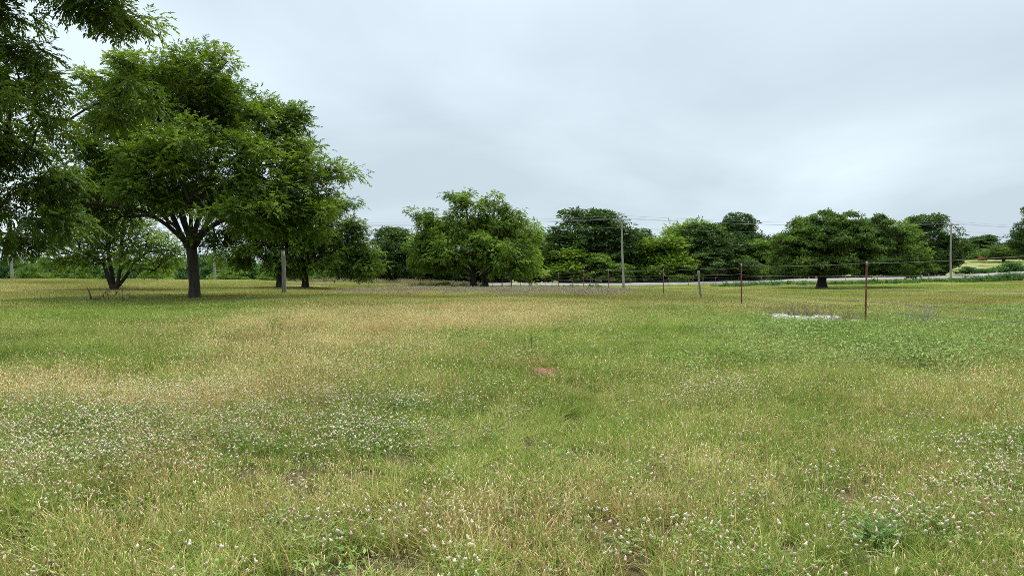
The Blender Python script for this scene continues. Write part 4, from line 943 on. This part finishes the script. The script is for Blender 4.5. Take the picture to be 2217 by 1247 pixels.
for i in range(4):
    nh = [5, 8, 12, 3][i]
    a_, tip = blade_part(g, nh, .14, .09, .21, .0022, .3, .35, 3, r=lambda n: np.full(n, 2.0)); hd = heads(g, tip, .022, .0105, rv=0.0)
    hd2 = heads(g, tip + np.array([0, 0, .004]), .014, .0125, rv=0.0)
    lp = np.stack([g.normal(0, .07, 18), g.normal(0, .07, 18), .03 + .10 * g.random(18)], 1); lv = trefoil(g, lp, .015)
    b_, _ = blade_part(g, 12, .1, .05, .13, .004, .7, .5, 3, r=lambda n: np.full(n, 2.0))
    cl.append(pack([a_, hd, hd2, lv, b_], 'clover', TC))
C_C = coll('clover_plants', cl)
wl = []
for i in range(3):
    P = np.stack([g.normal(0, .12, 130), g.normal(0, .12, 130), .06 + .22 * g.random(130)], 1); D = unit(np.stack([P[:, 0] + g.normal(0, .08, 130), P[:, 1] + g.normal(0, .08, 130), .03 + 0 * P[:, 0]], 1) + g.normal(0, .3, (130, 3)))
    L = .028 + .03 * g.random(130); S_ = unit(np.cross(D, np.array([0, 0, 1.0]) + g.normal(0, .3, D.shape))); m_ = P + D * (L * .5)[:, None]
    V = np.stack([P, m_ + S_ * (L * .2)[:, None], P + D * L[:, None], m_ - S_ * (L * .2)[:, None]], 1).reshape(-1, 3)
    st, _ = blade_part(g, 14, .05, .12, .28, .005, .5, .5, 3, r=lambda n: np.full(n, 2.0))
    wl.append(pack([(V, np.arange(520).reshape(-1, 4), np.zeros((0, 3), int), np.full(520, 2.0), np.repeat(g.random(130), 4)), st], 'weed', TW))
C_W = coll('leafy_weeds', wl)
pw_ = []
for i in range(2):
    a_, tip = blade_part(g, 120, .35, .22, .50, .006, .5, .35, 3); hd = heads(g, tip[:90], .07, .022); pw_.append(pack([a_, hd], 'wispy', TP))
C_P = coll('wispy_clumps', pw_)

def gn_scatter(name, P, rot, scl, idx, tint, hue, collection, label, cat):
    me = bpy.data.meshes.new(name); me.vertices.add(len(P)); me.vertices.foreach_set('co', np.asarray(P, np.float32).ravel())
    def A(nm, ty, data, key='value'):
        a = me.attributes.new(nm, ty, 'POINT'); a.data.foreach_set(key, data)
    A('rot', 'FLOAT_VECTOR', np.asarray(rot, np.float32).ravel(), 'vector'); A('scl', 'FLOAT_VECTOR', np.asarray(scl, np.float32).ravel(), 'vector')
    A('idx', 'INT', np.asarray(idx, np.int32)); A('tint', 'FLOAT', np.asarray(tint, np.float32)); A('hue', 'FLOAT', np.asarray(hue, np.float32))
    o = bpy.data.objects.new(name, me); C.objects.link(o); tag(o, label, cat, kind='stuff')
    ng = bpy.data.node_groups.new(name, 'GeometryNodeTree')
    ng.interface.new_socket('Geometry', in_out='INPUT', socket_type='NodeSocketGeometry'); ng.interface.new_socket('Geometry', in_out='OUTPUT', socket_type='NodeSocketGeometry')
    gi, go = ng.nodes.new('NodeGroupInput'), ng.nodes.new('NodeGroupOutput'); iop = ng.nodes.new('GeometryNodeInstanceOnPoints'); ci = ng.nodes.new('GeometryNodeCollectionInfo')
    ci.inputs[0].default_value = collection; ci.inputs['Separate Children'].default_value = True; ci.inputs['Reset Children'].default_value = True
    def na(nm, ty):
        n = ng.nodes.new('GeometryNodeInputNamedAttribute'); n.data_type = ty; n.inputs[0].default_value = nm; return n.outputs['Attribute']
    e2r = ng.nodes.new('FunctionNodeEulerToRotation')
    L = ng.links.new
    L(gi.outputs[0], iop.inputs['Points']); L(ci.outputs[0], iop.inputs['Instance']); iop.inputs['Pick Instance'].default_value = True
    L(na('idx', 'INT'), iop.inputs['Instance Index']); L(na('rot', 'FLOAT_VECTOR'), e2r.inputs[0]); L(e2r.outputs[0], iop.inputs['Rotation']); L(na('scl', 'FLOAT_VECTOR'), iop.inputs['Scale'])
    L(iop.outputs[0], go.inputs[0]); mo = o.modifiers.new('scatter', 'NODES'); mo.node_group = ng
    return o
def noise2(x, y, s, seed):
    gg = np.random.default_rng(seed); T = gg.random((64, 64)); u = x / s + 1000; v = y / s + 1000; i, j = np.floor(u).astype(int), np.floor(v).astype(int); fu, fv = u - i, v - j
    fu, fv = fu * fu * (3 - 2 * fu), fv * fv * (3 - 2 * fv); q = lambda a, b: T[a % 64, b % 64]
    return q(i, j) * (1 - fu) * (1 - fv) + q(i + 1, j) * fu * (1 - fv) + q(i, j + 1) * (1 - fu) * fv + q(i + 1, j + 1) * fu * fv
def fbm(x, y, s, seed): return (noise2(x, y, s, seed) + .5 * noise2(x, y, s / 2.1, seed + 1) + .25 * noise2(x, y, s / 4.3, seed + 2)) / 1.75
def scatter_pts(zones, g):
    X, Y = [], []
    for y0, y1, dens in zones:
        hw = lambda y: .78 * y + 2.0
        A = (hw(y0) + hw(y1)) * (y1 - y0); n = int(A * dens)
        y = y0 + (y1 - y0) * g.random(int(n * 1.3)); x = (2 * g.random(len(y)) - 1) * hw(y1); k_ = np.abs(x) < hw(y); X.append(x[k_][:n]); Y.append(y[k_][:n])
    return np.concatenate(X), np.concatenate(Y)
def pxpy(X, Y): return CX + X / Y * FPX, HOR + (CAM_H) / Y * FPX
def bump(px, py, c, r): return np.exp(-(((px - c[0]) / r[0]) ** 2 + ((py - c[1]) / r[1]) ** 2))
def keep_clear(X, Y, m=1.0):
    k_ = np.ones(len(X), bool)
    for x, y, rx, ry in CLEAR: k_ &= ((X - x) / (rx * m)) ** 2 + ((Y - y) / (ry * m)) ** 2 > 1
    k_ &= np.abs(Y - road_c(X)) > 3.8
    return k_
# regions of the meadow (ground places, read off the photograph)
def dry_share(X, Y):
    px, py = pxpy(X, Y)
    d = .21 + .0 * px
    d += .42 * bump(px, py, (900, 700), (330, 32)) + .34 * bump(px, py, (680, 765), (330, 55)) + .25 * bump(px, py, (1120, 690), (160, 22)) + .22 * bump(px, py, (60, 850), (200, 60)) + .25 * bump(px, py, (450, 860), (300, 50))
    d += .18 * bump(px, py, (500, 980), (500, 90)) + .14 * bump(px, py, (1500, 1130), (450, 120)) + .14 * bump(px, py, (900, 1150), (500, 100)) + .02 * (py > 1020) + .2 * bump(px, py, (1150, 800), (60, 20))
    d += .10 * bump(px, py, (1950, 660), (420, 18)) + .04 * bump(px, py, (700, 640), (500, 18)) + .12 * bump(px, py, (120, 634), (220, 10))
    d -= .26 * bump(px, py, (250, 680), (320, 34)) + .18 * bump(px, py, (150, 760), (260, 40)) + .14 * bump(px, py, (1500, 800), (450, 120)) + .12 * bump(px, py, (1900, 730), (420, 35)) + .2 * bump(px, py, (1950, 628), (240, 9))
    d += .34 * (fbm(X, Y, 1.6, 5) - .5) + .38 * (fbm(X, Y, 6, 9) - .5) + .5 * (fbm(X, Y, .5, 15) - .5) * (Y < 14)
    return np.clip(d, .02, .95)
g = np.random.default_rng(202)
# near tufts
X, Y = scatter_pts([(1.2, 4, 175), (4, 8, 150), (8, 14, 84), (14, 30, 52)], g); k_ = keep_clear(X, Y); X, Y = X[k_], Y[k_]
ds = dry_share(X, Y); rr = g.random(len(X)); px, py = pxpy(X, Y)
bare = fbm(X, Y, .22, 33); k_ = (bare > .27 + .07 * sstep(11, 6, Y)) | (g.random(len(X)) < .36); X, Y, ds, rr, px, py, bare = [a[k_] for a in (X, Y, ds, rr, px, py, bare)]
idx = np.where(rr < .10 + .16 * (py > 900), g.integers(10, 12, len(X)), np.where(rr < .12 + ds * .75, g.integers(4, 7, len(X)), g.integers(0, 4, len(X))))
idx = np.where(bare < .33, g.integers(10, 12, len(X)), idx)
lush = (bare > .33) & (fbm(X, Y, .9, 44) > .66) & (rr > .5); idx = np.where(lush, g.integers(12, 14, len(X)), idx); idx = np.where(g.random(len(X)) < .012, 14, idx)
sh = (.72 + .5 * g.random(len(X))) * np.where(lush, .72, 1) * (.75 + .55 * fbm(X, Y, 1.1, 71))
Pn1 = np.stack([X, Y, gz(X, Y)], 1); wsc = 1 + np.clip((Y - 6) / 14, 0, 1) * .55
sh = sh * (1 - .16 * sstep(9, 6, Y)); scl1 = np.stack([sh * wsc, sh * wsc, sh], 1); tint1 = np.where(lush, ds * .25, ds); hue1 = np.clip(fbm(X, Y, 1.3, 61) * 1.0 + .05 + .27 * g.normal(0, 1, len(X)), 0, 1)
rot1 = np.stack([g.normal(0, .10, len(X)), g.normal(0, .10, len(X)), g.random(len(X)) * 6.28], 1)
# far clumps
X, Y = scatter_pts([(27, 40, 15), (40, 62, 8.5), (62, 120, 4.5)], g)
X2 = np.concatenate([X, -60 + 280 * g.random(9000)]); Y2_ = np.concatenate([Y, 120 + 160 * g.random(9000)]); X, Y = X2, Y2_
k_ = keep_clear(X, Y); X, Y = X[k_], Y[k_]; ds = dry_share(X, Y)
s0 = np.interp(Y, [22, 60, 120, 280], [1.0, 1.35, 1.8, 3.2]); hs = np.interp(Y, [22, 60, 80, 95], [.85, .9, .75, .4]) * (.7 + .55 * fbm(X, Y, 5, 81)) * (1 - .35 * (X > 12) * (Y > 28))
rot2 = np.stack([0 * X, 0 * X, g.random(len(X)) * 6.28], 1)
Pn2 = np.stack([X, Y, gz(X, Y)], 1); sc2 = np.stack([s0, s0, hs], 1); idx2 = g.integers(7, 10, len(X)); hue2 = np.clip(fbm(X, Y, 7, 62) * 1.1 + .12 * g.normal(0, 1, len(X)), 0, 1)
gn_scatter('meadow_grass', np.concatenate([Pn1, Pn2]), np.concatenate([rot1, rot2]), np.concatenate([scl1, sc2]), np.concatenate([idx, idx2]), np.concatenate([tint1, ds]), np.concatenate([hue1, hue2]), C_G,
           'mixed green and straw coloured meadow grass covering the field', 'grass')
# clover
X, Y = scatter_pts([(1.2, 4, 95), (4, 8, 80), (8, 14, 46), (14, 22, 16)], g); px, py = pxpy(X, Y)
dn = .05 + 1.0 * bump(px, py, (230, 960), (330, 75)) + .9 * bump(px, py, (40, 1010), (150, 80)) + .8 * bump(px, py, (600, 880), (260, 48)) + .55 * bump(px, py, (850, 960), (160, 60)) + .8 * bump(px, py, (2160, 1010), (120, 75)) + .2 * bump(px, py, (1150, 1200), (1100, 50)) + .35 * bump(px, py, (1560, 865), (120, 30)) + .25 * bump(px, py, (1000, 780), (300, 30))
dn *= .25 + 1.5 * np.clip(fbm(X, Y, .8, 91) * 1.7 - .40, 0, 1); dn += .10 * (py > 1050) * (fbm(X, Y, .5, 95) > .55)
k_ = (g.random(len(X)) < dn) & keep_clear(X, Y); X, Y = X[k_], Y[k_]; n = len(X); s_ = .8 + .45 * g.random(n)
gn_scatter('clover', np.stack([X, Y, gz(X, Y)], 1), np.stack([g.normal(0, .1, n), g.normal(0, .1, n), g.random(n) * 6.28], 1), np.stack([s_ * (1 + .25 * (Y > 8)), s_ * (1 + .25 * (Y > 8)), s_], 1), g.integers(0, 4, n), np.full(n, .5), g.random(n), C_C,
           'patches of clover with fuzzy off white flower heads in the near meadow', 'clover')
# leafy weeds near the fence
X, Y = scatter_pts([(2, 10, 14), (10, 30, 22)], g); px, py = pxpy(X, Y)
dn = .34 * bump(px, py, (1830, 736), (160, 30)) + .26 * bump(px, py, (2080, 755), (190, 40)) + .5 * bump(px, py, (1700, 715), (90, 16)) + .7 * bump(px, py, (2200, 690), (50, 16)) + .2 * bump(px, py, (1900, 790), (300, 50)) + .25 * bump(px, py, (1160, 880), (40, 14)) + .2 * bump(px, py, (1470, 670), (60, 10)) + .012
dn *= .3 + 1.8 * np.clip(fbm(X, Y, 1.3, 97) * 2 - .5, 0, 1)
k_ = (g.random(len(X)) < dn) & keep_clear(X, Y, 1.1); X, Y = X[k_], Y[k_]; n = len(X); s_ = (.75 + .5 * g.random(n)) * np.where(Y < 10, .55, 1)
gn_scatter('leafy_weeds', np.stack([X, Y, gz(X, Y)], 1), np.stack([g.normal(0, .1, n), g.normal(0, .1, n), g.random(n) * 6.28], 1), np.stack([s_ * 1.25, s_ * 1.25, s_ * .9], 1), g.integers(0, 3, n), np.zeros(n), g.random(n), C_W,
           'leafy green weeds growing low in front of the wire fence', 'weeds')
# wispy purplish grass
X = -14 + 34 * g.random(9000); Y = 42 + 46 * g.random(9000); px, py = pxpy(X, Y)
dn = .8 * bump(px, py, (1060, 631), (120, 6)) + .6 * bump(px, py, (1200, 638), (110, 7)) + .7 * bump(px, py, (1290, 641), (34, 8)) + .3 * bump(px, py, (860, 634), (120, 8)); k_ = (g.random(len(X)) < dn); X, Y = X[k_], Y[k_]
xa = np.concatenate([-30 + 26 * g.random(200), -70 + 62 * g.random(240)]); ya = np.concatenate([96 + 6 * g.random(200), 98 + 5 * g.random(240)]); kk_ = keep_clear(xa, ya); X = np.concatenate([X, xa[kk_]]); Y = np.concatenate([Y, ya[kk_]])
n = len(X); s_ = (.8 + .5 * g.random(n)) * np.where(Y > 90, 1.5, 1)
gn_scatter('wispy_grass', np.stack([X, Y, gz(X, Y)], 1), np.stack([g.normal(0, .06, n), g.normal(0, .06, n), g.random(n) * 6.28], 1), np.stack([s_ * 1.1, s_ * 1.1, s_ * .8], 1), g.integers(0, 2, n), np.full(n, .62), g.random(n), C_P,
           'greyish purple wispy seeding grass in front of the middle pecan', 'grass')
# roadside brush strip (one mass of low growth)
px_ = np.concatenate([np.linspace(1560, 2217, 150), np.linspace(2060, 2330, 70), np.linspace(1180, 1240, 8), np.linspace(900, 1040, 14)]); Xs, Ys = [], []
sites = []
for pxx in px_:
    Y = 100.0
    for _ in range(6): x = (pxx - CX) / FPX * Y; Y = float(road_c(x)) - 12.5 + rng.normal(0, .8)
    hh = .25 + .25 * rng.random() + (.7 * sstep(2050, 2200, pxx))
    for _ in range(5): sites.append((x + rng.normal(0, .5), Y + rng.normal(0, .4), gz1(x, Y) + hh * rng.random()))
sites = np.array(sites); me = simple('roadside_brush', sites, None, rng, per=26, L=.2, Wd=.09, spread=.3, flat=.8)
tag(link('roadside_brush', me, LF['brush']), 'low strip of tangled green brush along the near edge of the road', 'brush', kind='stuff')
# individual plants in the near meadow
def feathery(px, py, n, s, label, m):
    p_ = at(px, py); q = MB(); B, D, L_ = [], [], []
    for i in range(n):
        a = rng.random() * 6.28; e_ = .25 + .9 * rng.random(); d = np.array([math.cos(a) * math.cos(e_), math.sin(a) * math.cos(e_), math.sin(e_)]); l_ = s * (.5 + .6 * rng.random())
        for j in range(14):
            u = (j + 1) / 14; c = d * l_ * u + np.array([0, 0, -.25 * l_ * u * u]); side = np.cross(d, (0, 0, 1)); side /= np.linalg.norm(side)
            for sg in (-1, 1): B.append(c); D.append(d * .6 + side * sg * .9 + np.array([0, 0, .2])); L_.append(s * .16 * (1.1 - u * .6))
    B, D, L_ = np.array(B), unit(np.array(D)), np.array(L_)
    me = quads_mesh('weed_plant', B, D, L_, L_ * .28, unit(np.array([0, 0, 1.0]) + rng.normal(0, .4, B.shape)), rng.random(len(B)))
    o = link('weed_plant', me, m); o.location = p_; tag(o, label, 'weed')
LF['sage'] = leafmat('grey_green_leaves', (.12, .20, .085), (.17, .27, .115), (.25, .36, .17), trans=.25, nscale=6)
feathery(1905, 1180, 70, .20, 'grey green feathery weed low in the right foreground', LF['sage'])
feathery(1175, 870, 60, .16, 'dark feathery weed just below the red soil patch', LF['brush'])
feathery(1205, 722, 60, .30, 'grey green feathery weed in the grass behind the dead stalk', LF['sage'])
feathery(1470, 672, 60, .42, 'grey green feathery weed left of the crooked wooden fence post', LF['sage'])
